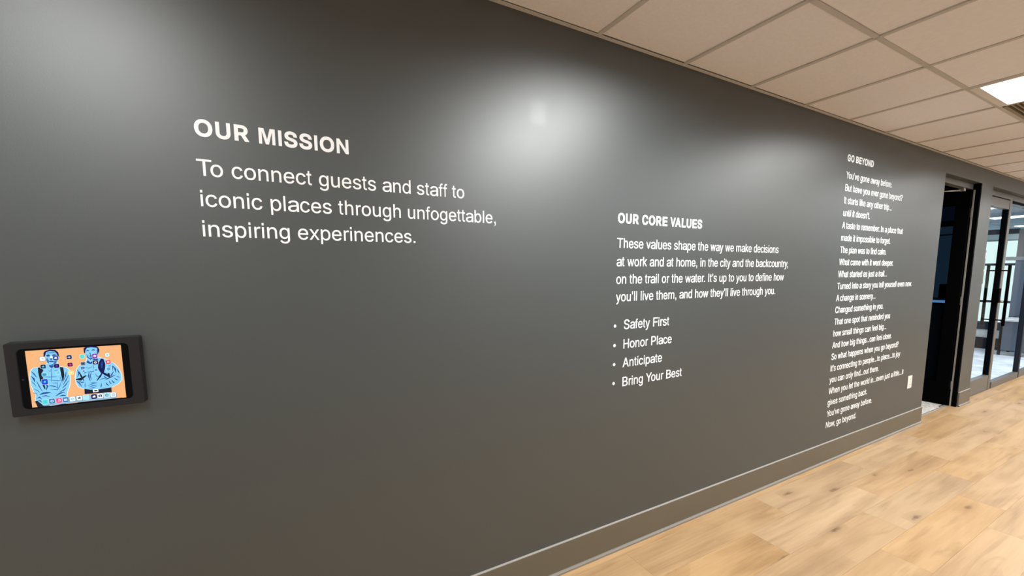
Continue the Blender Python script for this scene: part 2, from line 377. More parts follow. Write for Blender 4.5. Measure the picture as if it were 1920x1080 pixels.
# slate block beside it
SLATE = mat('slate_blue_panel', (.085, .105, .145), rough=.6); GREYP = mat('purple_grey_panel', (.15, .14, .145), rough=.6)
bk = empty('wall_slate_partition', (PART_X, .5, 0), 'slate blue panelled partition at the far right inside the lit room', kind='structure')
MB().box(PART_X-.03, PART_X+.06, THICK, .84, 0, .60).build('panel', SLATE, bk); MB().box(PART_X-.03, PART_X+.06, THICK, .84, .70, 1.80).build('panel', SLATE, bk)
MB().box(PART_X-.03, PART_X+.06, THICK, .84, 1.87, 2.40).build('panel', GREYP, bk); MB().box(PART_X-.05, PART_X+.06, THICK, .97, 1.80, 1.87).build('rail', mat('rail_grey', (.25, .25, .26), rough=.5), bk)
MB().box(PART_X-.03, PART_X+.06, THICK, .84, .60, .70).build('rail', NAVY, bk)
# desk in front of it with a pale top
dk = empty('desk', (10.8, .45, 0), 'pale topped desk with a slate modesty panel inside the lit room', 'desk')
MB().box(10.5, 11.2, .14, .80, .655, .69).build('desk_top', mat('pale_desk_top', (.62, .64, .66), rough=.5), dk, bevel=.004)
MB().box(10.56, 10.58, .18, .78, .10, .655).build('modesty_panel', SLATE, dk)
for x in (10.56, 11.14):
    for y in (.16, .75): MB().box(x, x+.04, y, y+.04, 0, .655).build('leg', NAVY, dk)
# bright windows in the end wall of the lit room
for i, (a, b) in enumerate(((.25, 1.72), (1.82, 3.7))):
    wn = empty('window_%d' % (i+2), (R2_R, (a+b)/2, 1.3), ('daylit window at the far end of the lit room, nearer the hallway', 'daylit window at the far end of the lit room, deeper inside')[i], kind='structure')
    MB().box(R2_R-.03, R2_R, a, b, .10, .14).box(R2_R-.03, R2_R, a, b, 2.42, 2.46).box(R2_R-.03, R2_R, a, a+.04, .14, 2.42).box(R2_R-.03, R2_R, b-.04, b, .14, 2.42).build('window_frame', ALU, wn)
    MB().box(R2_R-.012, R2_R-.006, a+.04, b-.04, .14, 2.42).build('pane', glow('daylight_pane', (.68, .82, .76), 1.25), wn)

# ---------------------------------------------------------------- door 1: dark opening, leaf standing open into the room
d1 = empty('door_1', (DOOR1_R, SET, 0), 'black glazed door standing open into an unlit room', kind='structure')
MB().box(DOOR1_L, DOOR1_R-.035, SET, THICK, 2.508, OPEN_TOP-.001).build('header', FRAME_M, d1)
MB().box(DOOR1_R-.032, DOOR1_R-.0005, .001, THICK, 0, OPEN_TOP-.001).build('jamb', BLACK, d1)
MB().box(DOOR1_R-.045, DOOR1_R-.032, .040, .052, 0, 2.50).build('edge_strip', ALU, d1)
LX0, LX1 = 5.455, 5.495          # leaf thickness along x
lf = MB().box(LX0, LX1, .062, .178, .012, 2.50).box(LX0, LX1, .93, 1.03, .012, 2.50).box(LX0, LX1, .178, .93, .012, .28).box(LX0, LX1, .178, .93, 2.36, 2.50).build('door_leaf', BLACK, d1)
MB().box(LX0+.015, LX0+.022, .178, .93, .28, 2.36).build('pane', DARKGLASS, lf)
for z in (.25, 1.25, 2.25): MB().tube((LX1+.006, .058, z-.05), (LX1+.006, .058, z+.05), .007).build('hinge', ALU, d1)
ca = MB().tube((5.30, .09, 2.485), (5.10, .20, 2.475), .008).tube((5.10, .20, 2.475), (LX0-.02, .34, 2.462), .008).box(5.27, 5.33, .075, .115, 2.478, 2.508).build('closer_arm', ALU, d1)
MB().box(LX0-.055, LX0, .24, .48, 2.43, 2.49).build('closer_body', BLACK, d1, bevel=.004)
MB().box(5.33, 5.45, .088, .10, .001, .010).build('floor_stop', mat('dark_bronze', (.06, .04, .03), rough=.4), d1)
# invented window: weakly glowing opaque panes imitate blue-grey patches in the leaf's glass
wd = empty('window_4', (R1_R, .35, 1.7), 'made-up dim blue window, a faint glow on an opaque wall seen through the open black door', kind='structure')
DIM = glow('dim_blue_glow', (.018, .033, .052), 1.0); DIM2 = glow('dimmer_blue_glow', (.004, .007, .013), 1.0)
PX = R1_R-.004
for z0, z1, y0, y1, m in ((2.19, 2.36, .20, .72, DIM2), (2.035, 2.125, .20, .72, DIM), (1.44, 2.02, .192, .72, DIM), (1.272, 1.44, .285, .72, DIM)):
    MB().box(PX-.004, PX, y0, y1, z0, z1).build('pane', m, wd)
MB().box(PX-.02, PX, .176, .192, 1.25, 2.40).box(PX-.02, PX, .72, .75, 1.25, 2.40).box(PX-.02, PX, .192, .72, 2.36, 2.40).box(PX-.02, PX, .192, .72, 2.125, 2.19).build('window_frame', BLACK, wd)
cb = MB().box(R1_R-.055, R1_R-.028, .192, .285, 1.274, 1.438); o = cb.build('step_box', BLACK, None, bevel=.002, origin=(R1_R-.04, .24, 1.27)); o.parent = wd; o.location -= wpos(wd)  # added dark box that gives the glow its stepped lower edge
sh = empty('desk_light_bar', (R1_R-.05, .28, 1.22), 'thin glowing blue-white light bar in the dark doorway', 'light bar')
MB().box(R1_R-.05, R1_R, .17, .40, 1.205, 1.213).build('shelf', BLACK, sh)
MB().box(R1_R-.045, R1_R-.02, .19, .365, 1.213, 1.242).build('light_strip', glow('blue_white_strip', (.24, .46, .78), 1.0), sh)

# ---------------------------------------------------------------- door 2: glass door with sidelights
d2 = empty('door_2', (DOOR2_L, SET, 0), 'dark grey framed glass door with sidelights into a lit room', kind='structure')
def fb(name, x0, x1, z0, z1, y0=SET, y1=THICK-.005, m=FRAME_M, par=None): return MB().box(x0, x1, y0, y1, z0, z1).build(name, m, par or d2)
fb('header', DOOR2_L, DOOR2_R, 2.500, OPEN_TOP-.001)
fb('header_shadow_gap', DOOR2_L, 6.85, 2.487, 2.500, SET+.02, THICK-.01, GASKET)
fb('jamb', DOOR2_L, DOOR2_L+.05, 0, 2.50)
lf2 = fb('door_leaf', DOOR2_L+.055, 6.845, .008, .207)                      # bottom rail carries the rest of the leaf
for n, a in (('leaf_top_rail', (DOOR2_L+.055, 6.845, 2.378, 2.487)), ('leaf_hinge_stile', (DOOR2_L+.055, 6.06, .207, 2.378))): fb(n, *a, par=lf2)
fb('leaf_lock_stile', 6.835, 6.85, .207, 2.378, SET+.002, THICK-.005, GASKET, lf2)
fb('pane', 6.06, 6.835, .207, 2.378, .098, .104, CLEAR, lf2)
for x in (6.853,): fb('seal', x, x+.012, .008, 2.487, SET+.012, THICK-.01, GASKET)
fb('post', 6.865, 6.955, 0, 2.50)
fb('seal', 6.955, 7.012, 0.0, 2.50, SET+.02, THICK-.006, GASKET)
for i, (a, b) in enumerate(((7.012, 8.20), (8.262, 9.5), (9.56, 10.95))):
    fb('bottom_rail', a, b, 0, .088)
    fb('pane', a, b, .088, 2.487, .108, .114, CLEAR)
    fb('gasket', a, b, 2.483, 2.500, SET+.02, THICK-.01, GASKET)
    fb('mullion', b, b+(.062 if i < 2 else .05), 0, 2.50, SET+.001, THICK-.005, NAVY)
# back to back ladder pull
for y, n in ((-.022, 'pull_bar'), (.165, 'pull_bar')):
    MB().tube((6.79, y, .885), (6.79, y, 1.672), .016).build(n, BLACK, lf2)
for z in (.957, 1.598): MB().tube((6.79, -.022, z), (6.79, .165, z), .008).build('standoff', BLACK, lf2)
MB().box(6.755, 6.835, .035, .10, 1.18, 1.37).build('lock_case', BLACK, lf2, bevel=.006)
MB().tube((6.78, .0, 1.20), (6.78, .022, 1.20), .014).build('lock_cylinder', ALU, lf2)
# reader on the pier return
rd = empty('access_reader', (DOOR2_L+.03, .03, 1.65), 'slim grey access reader on the pier beside the glass door', 'access reader')
RDM = mat('reader_grey', (.16, .165, .16), rough=.35)
MB().box(DOOR2_L, DOOR2_L+.085, .012, .052, 1.44, 1.84).build('reader_body', RDM, rd, bevel=.006)
MB().box(DOOR2_L+.02, DOOR2_L+.065, .008, .014, 1.74, 1.81).build('reader_window', mat('reader_lens', (.5, .52, .5), rough=.1), rd)
MB().tube((DOOR2_L+.03, .004, 1.60), (DOOR2_L+.03, .014, 1.60), .012).build('indicator', mat('reader_chrome', (.8, .8, .78), rough=.15, metal=1), rd)

# ---------------------------------------------------------------- outlet plate
op = empty('wall_outlet', (4.10, 0, .485), 'white electrical outlet plate low on the charcoal wall near the dark doorway', 'outlet')
MB().box(4.056, 4.146, -.006, 0, .421, .549).build('cover_plate', WHITE_PL, op, bevel=.0025)
for z in (.458, .512):
    r = MB().box(4.084, 4.118, -.0085, -.005, z-.018, z+.018).build('receptacle', mat('outlet_white', (.75, .74, .70), rough=.4), op, bevel=.0015)
    for x in (4.094, 4.106): MB().box(x-.0012, x+.0012, -.0088, -.0084, z-.002, z+.008).build('slot', BLACK, r)
MB().tube((4.101, -.0075, .485), (4.101, -.005, .485), .003).build('screw', ALU, op)

# ---------------------------------------------------------------- tablet in its wall enclosure
EX0, EX1, EZ0, EZ1, EY = -2.0985, -1.807, 1.1915, 1.4045, -.030
OX0, OX1, OZ0, OZ1 = -2.0745, -1.8345, 1.2105, 1.3855
tb = empty('wall_tablet', ((EX0+EX1)/2, 0, (EZ0+EZ1)/2), 'tablet in a dark grey wall enclosure, two people pictured on its orange screen', 'tablet')
def rrect(x0, x1, z0, z1, r, n=5):
    P = []
    for cx, cz, a0 in ((x1-r, z1-r, 0), (x0+r, z1-r, 90), (x0+r, z0+r, 180), (x1-r, z0+r, 270)):
        for i in range(n+1):
            a = math.radians(a0+90*i/n); P.append((cx+r*math.cos(a), cz+r*math.sin(a)))
    return P
def ring(outer_f, outer_b, inner, inner_back, yf, yb, yi, name, m, par):
    bm = bmesh.new()
    def L(P, y): return [bm.verts.new((q[0], y, q[1])) for q in P]
    ob, of, i1, i2 = L(outer_b, yb), L(outer_f, yf), L(inner, yf), L(inner_back, yi)
    n = len(ob)
    for A, B in ((ob, of), (of, i1), (i1, i2)):
        for i in range(n): bm.faces.new((A[i], A[(i+1) % n], B[(i+1) % n], B[i]))
    bmesh.ops.recalc_face_normals(bm, faces=bm.faces[:])
    p = wpos(par)
    for v in bm.verts: v.co -= p
    me = bpy.data.meshes.new(name); bm.to_mesh(me); bm.free(); me.materials.append(m)
    o = bpy.data.objects.new(name, me); COL.objects.link(o); o.parent = par; return o
ENC = mat('charcoal_enclosure', (.012, .012, .014), rough=.5, spec=.3)
e = ring(rrect(EX0+.002, EX1-.002, EZ0+.002, EZ1-.002, .005), rrect(EX0, EX1, EZ0, EZ1, .006), rrect(OX0, OX1, OZ0, OZ1, .012), rrect(OX0+.001, OX1-.001, OZ0+.001, OZ1-.001, .012), EY, 0, EY+.004, 'enclosure', ENC, tb)
MB().prism(rrect(OX0-.004, OX1+.004, OZ0-.004, OZ1+.004, .012), 'y', -.0262, -.018).build('tablet_glass', mat('black_glass', (.002, .002, .003), rough=.1, spec=.12), tb)
MB().tube((-2.068, -.0264, 1.298), (-2.068, -.0262, 1.298), .0022).build('camera_lens', mat('camera_blue', (.02, .02, .06), rough=.1), tb)
DX, DZ, DY = -2.0568, 1.3795, -.0265
C_ = dict(l=(.27, .68, .95), w=(.92, .99, 1.0), d=(.028, .075, .33), m=(.045, .20, .52), k=(.018, .022, .04), n=(.012, .016, .10), c=(.10, .62, .80), v=(.30, .05, .55), b=(.02, .08, .72), t=(.10, .80, .74),
    r=(.12, .01, .06), p=(.92, .10, .28), y=(.95, .80, .22), g=(.12, .16, .22), rr=(.72, .06, .10), b2=(.03, .22, .55), c2=(.45, .86, .92))
def gm(c): return glow('screen_'+c, C_[c], 1.0)
scr = MB().box(DX, DX+.2045, DY-.0001, DY, DZ-.164, DZ).build('screen', glow('screen_orange', (.98, .50, .22), 1.0), tb)
def flat(name, polys, y, par, mats_):
    bm = bmesh.new(); names = []; p = wpos(par)
    for i, (c, P) in enumerate(polys):
        if c not in names: names.append(c)
        q = [(P[j], P[j+1]) for j in range(0, len(P), 2)]
        yy = y-.00002*(i+1)
        vs_ = [bm.verts.new(Vector((DX+a*1e-4, yy, DZ+b*1e-4))-p) for a, b in q]
        f = bm.faces.new(vs_); f.material_index = names.index(c)
    bmesh.ops.triangulate(bm, faces=bm.faces[:])
    me = bpy.data.meshes.new(name); bm.to_mesh(me); bm.free()
    for c in names: me.materials.append(mats_(c))
    o = bpy.data.objects.new(name, me); COL.objects.link(o); o.parent = par; return o
PERSON_A=[["w",[394,-397,372,-490,224,-483,102,-498,48,-586,16,-829,28,-1021,66,-1198,105,-1281,74,-1372,75,-1469,204,-1605,392,-1654,715,-1626,739,-1432,765,-1298,829,-1129,863,-898,859,-623,795,-547,672,-514,614,-459,616,-363]],["l",[395,-407,374,-499,231,-492,113,-507,60,-594,30,-832,41,-1020,77,-1194,115,-1275,85,-1365,85,-1459,210,-1592,391,-1640,704,-1612,727,-1422,753,-1290,815,-1125,848,-898,844,-628,782,-554,664,-522,608,-468,610,-374]],["k",[68,-1466,112,-1454,211,-1583,377,-1647,703,-1622,687,-1658,270,-1659,108,-1643]],["l",[405,-72,494,-33,598,-52,644,-132,640,-302,591,-429,492,-497,421,-410,398,-295,389,-182]],["n",[355,-188,365,-87,402,-34,497,-2,614,-20,670,-106,676,-230,659,-269,650,-161,596,-71,493,-43,418,-77,383,-191,362,-217]],["m",[430,-83,595,-86,606,-110,435,-108]],["d",[411,-156,465,-134,489,-158,479,-201,426,-201]],["d",[536,-155,590,-146,647,-179,651,-284,593,-263,541,-212]],["d",[474,-262,503,-254,538,-276,523,-305,481,-296]],["d",[447,-334,508,-326,565,-350,543,-371,465,-359]],["m",[424,-232,455,-320,447,-413,418,-372,403,-286]],["m",[590,-296,635,-310,591,-429,492,-497,456,-456,539,-423]],["d",[444,-441,492,-497,563,-448,566,-492,495,-541,452,-508]],["w",[500,-189,526,-186,540,-257,481,-257]],["k",[215,-496,276,-497,287,-564,320,-587,296,-640,266,-674,262,-843,314,-1142,293,-1139,225,-876,208,-630]],["k",[663,-531,735,-549,739,-769,699,-965,683,-953,686,-763,667,-665]],["m",[485,-549,465,-774,449,-961,454,-962,481,-776,491,-550]],["m",[283,-774,425,-810,585,-808,585,-800,427,-788,284,-766]],["m",[392,-882,534,-925,681,-941,682,-934,537,-906,393,-875]],["d",[390,-1054,504,-1097,555,-1133,559,-1124,511,-1069,391,-1043]],["m",[407,-1159,524,-1195,606,-1186,606,-1179,526,-1175,408,-1152]],["d",[76,-600,114,-686,163,-778,170,-771,133,-665,83,-592]],["d",[52,-727,103,-812,117,-919,125,-918,121,-798,57,-720]],["m",[46,-875,92,-961,134,-1036,139,-1031,105,-945,50,-869]],["d",[153,-887,185,-1047,242,-1201,249,-1197,204,-1035,160,-884]],["m",[83,-1105,151,-1177,188,-1232,193,-1226,163,-1158,87,-1098]],["d",[781,-678,748,-804,713,-917,720,-922,772,-816,789,-680]],["d",[828,-777,755,-917,680,-1065,686,-1072,772,-934,834,-783]],["d",[813,-948,730,-1065,659,-1158,664,-1166,744,-1087,819,-955]],["d",[742,-1150,679,-1209,597,-1263,600,-1273,689,-1236,746,-1158]],["m",[579,-921,566,-1091,558,-1205,563,-1206,580,-1093,584,-921]],["d",[187,-1293,256,-1281,332,-1274,411,-1269,412,-1252,334,-1225,251,-1233,184,-1277]],["d",[220,-1352,298,-1345,387,-1377,390,-1367,301,-1315,219,-1342]],["d",[511,-1377,599,-1325,706,-1290,705,-1276,591,-1287,507,-1364]],["d",[112,-1394,175,-1379,209,-1426,216,-1417,182,-1340,110,-1381]],["d",[589,-1388,656,-1390,722,-1398,724,-1386,658,-1355,588,-1376]],["d",[117,-1469,178,-1478,226,-1542,231,-1535,187,-1451,117,-1459]],["d",[328,-949,346,-1063,321,-1169,332,-1176,380,-1064,339,-943]],["m",[416,-601,455,-651,488,-570,484,-566,451,-629,419,-595]],["m",[523,-594,572,-645,644,-608,642,-602,574,-625,525,-588]],["m",[647,-986,606,-1091,548,-1201,553,-1207,621,-1104,653,-989]],["m",[463,-986,541,-1001,566,-1009,569,-1001,544,-976,463,-978]],["m",[635,-815,655,-916,672,-1011,678,-1009,671,-909,641,-813]],["m",[49,-1213,106,-1246,141,-1319,146,-1315,117,-1227,51,-1205]]]
PERSON_B=[["w",[1255,-307,1241,-394,1155,-464,1056,-542,997,-644,949,-874,955,-1053,1002,-1178,1096,-1246,1252,-1296,1427,-1316,1713,-1295,1903,-1198,1997,-1087,2005,-923,1950,-712,1850,-539,1722,-445,1645,-376,1493,-345,1467,-299]],["k",[1128,-1236,1728,-1272,1726,-1428,1577,-1427,1118,-1405]],["l",[1262,-317,1247,-403,1165,-472,1068,-548,1011,-648,964,-874,970,-1049,1015,-1171,1107,-1238,1258,-1287,1428,-1307,1705,-1285,1890,-1190,1981,-1081,1989,-921,1936,-714,1839,-544,1715,-452,1640,-385,1492,-354,1467,-309]],["w",[1308,-1286,1429,-1291,1429,-1376,1307,-1379]],["k",[1339,-1310,1407,-1312,1407,-1351,1338,-1353]],["l",[1230,-34,1324,5,1465,3,1538,-62,1537,-198,1497,-292,1434,-374,1348,-384,1266,-347,1233,-247]],["n",[1208,-138,1209,-32,1261,5,1396,24,1521,-6,1554,-93,1539,-208,1521,-177,1504,-43,1379,-13,1286,-24,1246,-94,1235,-179,1214,-168]],["d",[1262,-120,1293,-116,1326,-122,1330,-111,1295,-80,1259,-108]],["d",[1379,-112,1420,-108,1460,-119,1464,-108,1423,-73,1377,-100]],["m",[1343,-150,1323,-210,1351,-238,1355,-232,1340,-206,1349,-152]],["d",[1301,-281,1349,-282,1397,-291,1399,-282,1351,-254,1300,-272]],["d",[1260,-212,1268,-308,1332,-378,1425,-367,1500,-287,1496,-278,1418,-338,1339,-349,1287,-291,1267,-210]],["d",[1500,-98,1487,-212,1479,-268,1490,-275,1520,-218,1512,-98]],["d",[1345,-191,1337,-354,1330,-379,1337,-387,1363,-357,1354,-190]],["d",[1270,-386,1326,-469,1380,-417,1381,-495,1323,-512,1242,-470]],["d",[1398,-370,1492,-360,1507,-430,1479,-515,1401,-507,1387,-417]],["n",[1566,-374,1491,-520,1476,-671,1537,-833,1593,-826,1637,-671,1650,-550,1621,-386]],["d",[1579,-455,1545,-550,1552,-671,1569,-672,1593,-559,1595,-460]],["n",[1565,-794,1488,-893,1416,-1026,1427,-1040,1519,-930,1576,-807]],["n",[1544,-810,1607,-889,1725,-980,1737,-958,1640,-824,1554,-786]],["k",[1048,-714,1074,-861,1135,-1007,1147,-999,1108,-840,1060,-707]],["k",[962,-956,1084,-987,1208,-858,1198,-832,1068,-904,963,-926]],["k",[1668,-842,1721,-828,1730,-949,1691,-964]],["m",[1388,-515,1376,-670,1363,-766,1368,-767,1391,-672,1393,-515]],["m",[1218,-754,1303,-762,1374,-757,1489,-746,1489,-737,1374,-731,1303,-737,1218,-745]],["d",[1269,-754,1236,-871,1274,-1032,1284,-1028,1265,-869,1279,-758]],["d",[1320,-759,1274,-874,1307,-997,1314,-994,1296,-875,1327,-764]],["m",[1394,-812,1426,-902,1485,-942,1489,-935,1440,-884,1400,-807]],["m",[1202,-595,1269,-649,1359,-603,1357,-596,1270,-628,1205,-589]],["d",[1027,-651,1036,-766,1008,-877,1016,-882,1062,-769,1036,-648]],["d",[978,-998,1015,-1050,1069,-1144,1078,-1136,1037,-1023,985,-986]],["d",[1028,-1003,1093,-1061,1153,-1039,1152,-1028,1098,-1031,1031,-993]],["m",[1006,-1116,1055,-1129,1079,-1202,1085,-1198,1067,-1109,1006,-1107]],["m",[1213,-1164,1317,-1128,1416,-1112,1415,-1102,1313,-1100,1211,-1154]],["m",[1223,-1214,1326,-1188,1425,-1173,1425,-1163,1323,-1160,1221,-1204]],["m",[1261,-1091,1332,-1088,1431,-1094,1432,-1085,1333,-1065,1260,-1083]],["m",[1233,-1254,1335,-1247,1408,-1209,1406,-1200,1332,-1222,1232,-1245]],["d",[1511,-1120,1498,-1195,1486,-1253,1493,-1258,1520,-1202,1519,-1121]],["d",[1613,-1117,1631,-1188,1678,-1227,1684,-1217,1652,-1165,1621,-1111]],["d",[1690,-1066,1705,-1157,1742,-1176,1747,-1165,1728,-1137,1698,-1062]],["d",[1750,-1055,1781,-1150,1820,-1147,1821,-1134,1801,-1123,1758,-1048]],["d",[1814,-1004,1864,-1080,1899,-1076,1900,-1065,1877,-1053,1820,-996]],["m",[1864,-950,1918,-995,1957,-1002,1959,-993,1926,-970,1867,-942]],["d",[1813,-625,1854,-733,1868,-847,1879,-846,1883,-719,1822,-617]],["d",[1760,-579,1803,-664,1787,-776,1795,-778,1826,-657,1766,-572]],["d",[1894,-733,1925,-821,1941,-877,1949,-874,1946,-807,1901,-727]],["d",[1611,-1039,1736,-986,1856,-910,1852,-898,1726,-952,1608,-1027]],["m",[1161,-1054,1140,-1151,1162,-1213,1168,-1210,1159,-1150,1168,-1056]],["m",[1481,-1021,1556,-1000,1642,-992,1642,-983,1554,-974,1479,-1012]],["d",[1586,-916,1607,-969,1667,-1007,1673,-996,1624,-940,1594,-908]],["d",[1103,-583,1118,-669,1161,-727,1167,-720,1137,-653,1110,-579]],["d",[1814,-796,1755,-880,1731,-924,1738,-935,1778,-907,1822,-805]],["d",[1134,-724,1172,-778,1219,-754,1217,-744,1178,-749,1139,-716]]]
ICONS=[["clock",334,-257,57,61,"w","n"],["cloud",330,-479,54,57,"n","c"],["cloud",607,-257,58,62,"d","w"],["dot",606,-487,56,58,"n","v"],["bar",335,-711,52,52,"c","d"],["dot",325,-922,63,80,"b","c"],["dot",618,-692,46,53,"l","t"],["wave",889,-260,56,58,"n","w"],["plus",890,-484,56,59,"r","p"],["dot",890,-724,55,57,"y","w"],["disc",1168,-269,54,63,"t","c"],["star",1442,-277,59,68,"v","w"],["ring",1442,-476,61,60,"n","w"],["cloud",1722,-275,50,55,"w","t"],["ring",1726,-492,55,54,"rr","w"],["bar",1168,-482,50,48,"g","n"],["ring",1720,-705,58,64,"l","d"],["bar",1435,-700,47,48,"l","d"],["bar",1153,-610,39,33,"d","l"],["cloud",1163,-708,36,39,"l","d"],["bar",1748,-613,44,29,"l","d"]]
DOCK_ICONS=[["cloud",281,-1508,60,71,"t","c"],["ring",423,-1507,61,72,"b2","w"],["note",570,-1510,62,72,"p","w"],["bar",709,-1506,62,73,"b2","w"],["ring",854,-1509,63,73,"w","c"],["cloud",1001,-1501,63,73,"w","g"],["blank",1148,-1503,64,73,"c2","c"],["cloud",1325,-1506,65,74,"n","w"],["cam",1465,-1501,66,75,"w","n"],["ring",1614,-1502,67,75,"c2","d"],["ring",1761,-1510,67,76,"w","c"]]
DOCK=[211, -1625, 1840, -1436]

o = flat('person_picture', PERSON_A, DY-.0001, scr, gm); o.location = wpos(scr)-wpos(scr)
o['label'] = 'person in a light shirt with hands clasped, pictured in blue on the screen'
o = flat('person_picture', PERSON_B, DY-.0001, scr, gm)
o['label'] = 'person in a shirt and harness with hands folded at the belt, pictured in blue on the screen'
def sq(cx, cy, hx, hy, r=.35, n=3):
    rr_ = min(hx, hy)*r*1.2; P = []
    for sx, sy, a0 in ((1, 1, 0), (-1, 1, 90), (-1, -1, 180), (1, -1, 270)):
        for i in range(n+1):
            a = math.radians(a0+90*i/n); P += [cx+sx*(hx-rr_)+rr_*math.cos(a), cy+sy*(hy-rr_)+rr_*math.sin(a)]
    return P
def disc(cx, cy, rx, ry, n=14): return [v for i in range(n) for v in (cx+rx*math.cos(2*math.pi*i/n), cy+ry*math.sin(2*math.pi*i/n))]
def rectp(cx, cy, hx, hy): return [cx-hx, cy-hy, cx+hx, cy-hy, cx+hx, cy+hy, cx-hx, cy+hy]
def icon(kind, x, y, hx, hy, bg, fg, base_y, par):
    L = []
    if kind == 'disc': L.append(('w', disc(x, y, hx*1.1, hy*1.1))); L.append((bg, disc(x, y, hx, hy)))
    else: L.append(('w' if bg != 'w' else 'n', sq(x, y, hx*1.08, hy*1.08))); L.append((bg, sq(x, y, hx, hy)))
    if kind == 'clock': L += [(fg, rectp(x, y+hy*.25, hx*.06, hy*.3)), (fg, rectp(x+hx*.2, y, hx*.24, hy*.06))]
    if kind == 'cloud': L += [(fg, disc(x-hx*.2, y, hx*.3, hy*.3)), (fg, disc(x+hx*.15, y+hy*.1, hx*.35, hy*.4)), (fg, rectp(x, y-hy*.2, hx*.5, hy*.14))]
    if kind == 'dot': L.append((fg, disc(x, y, hx*.4, hy*.4)))
    if kind == 'bar': L += [(fg, rectp(x, y+hy*.2, hx*.6, hy*.16)), (fg, rectp(x, y-hy*.3, hx*.6, hy*.14))]
    if kind == 'ring': L += [(fg, disc(x, y, hx*.55, hy*.55)), (bg, disc(x, y, hx*.33, hy*.33)), (fg, disc(x, y, hx*.12, hy*.12))]
    if kind == 'wave': L += [(fg, rectp(x+dx*hx, y, hx*.06, hy*h)) for dx, h in ((-.5, .15), (-.3, .35), (-.1, .2), (.1, .5), (.3, .25), (.5, .12))]
    if kind == 'plus': L += [(fg, rectp(x, y, hx*.6, hy*.12)), (fg, rectp(x, y, hx*.12, hy*.6))]
    if kind == 'star':
        P = []
        for i in range(10):
            r_ = .62 if i % 2 == 0 else .26; a = math.pi/2+i*math.pi/5; P += [x+hx*r_*math.cos(a), y+hy*r_*math.sin(a)]
        L.append((fg, P))
    if kind == 'note': L += [(fg, disc(x-hx*.28, y-hy*.35, hx*.17, hy*.15)), (fg, disc(x+hx*.28, y-hy*.28, hx*.17, hy*.15)), (fg, rectp(x-hx*.16, y+hy*.05, hx*.05, hy*.42)), (fg, rectp(x+hx*.4, y+hy*.12, hx*.05, hy*.42)), (fg, rectp(x+hx*.12, y+hy*.46, hx*.33, hy*.12))]
    if kind == 'cam': L += [(fg, rectp(x, y-hy*.05, hx*.6, hy*.4)), (fg, rectp(x, y+hy*.4, hx*.2, hy*.12)), (bg, disc(x, y-hy*.05, hx*.22, hy*.25))]
    return flat('app_icon', L, base_y, par, gm)
for a in ICONS: icon(*a, DY-.0022, scr)
cx, cy, hx, hy = (DOCK[0]+DOCK[2])/2, (DOCK[1]+DOCK[3])/2, (DOCK[2]-DOCK[0])/2, (DOCK[3]-DOCK[1])/2
dock = flat('dock', [('dk', sq(cx, cy, hx, hy, .5))], DY-.0023, scr, lambda c: glow('screen_dock', (.30, .52, .72), 1.0))
for a in DOCK_ICONS: icon(*a, DY-.0025, scr)
MB().box(DX+.095, DX+.195, DY-.0003, DY-.0001, DZ-.1642, DZ-.1632).build('screen_edge_shadow', mat('screen_black', (.002, .002, .002)), scr)

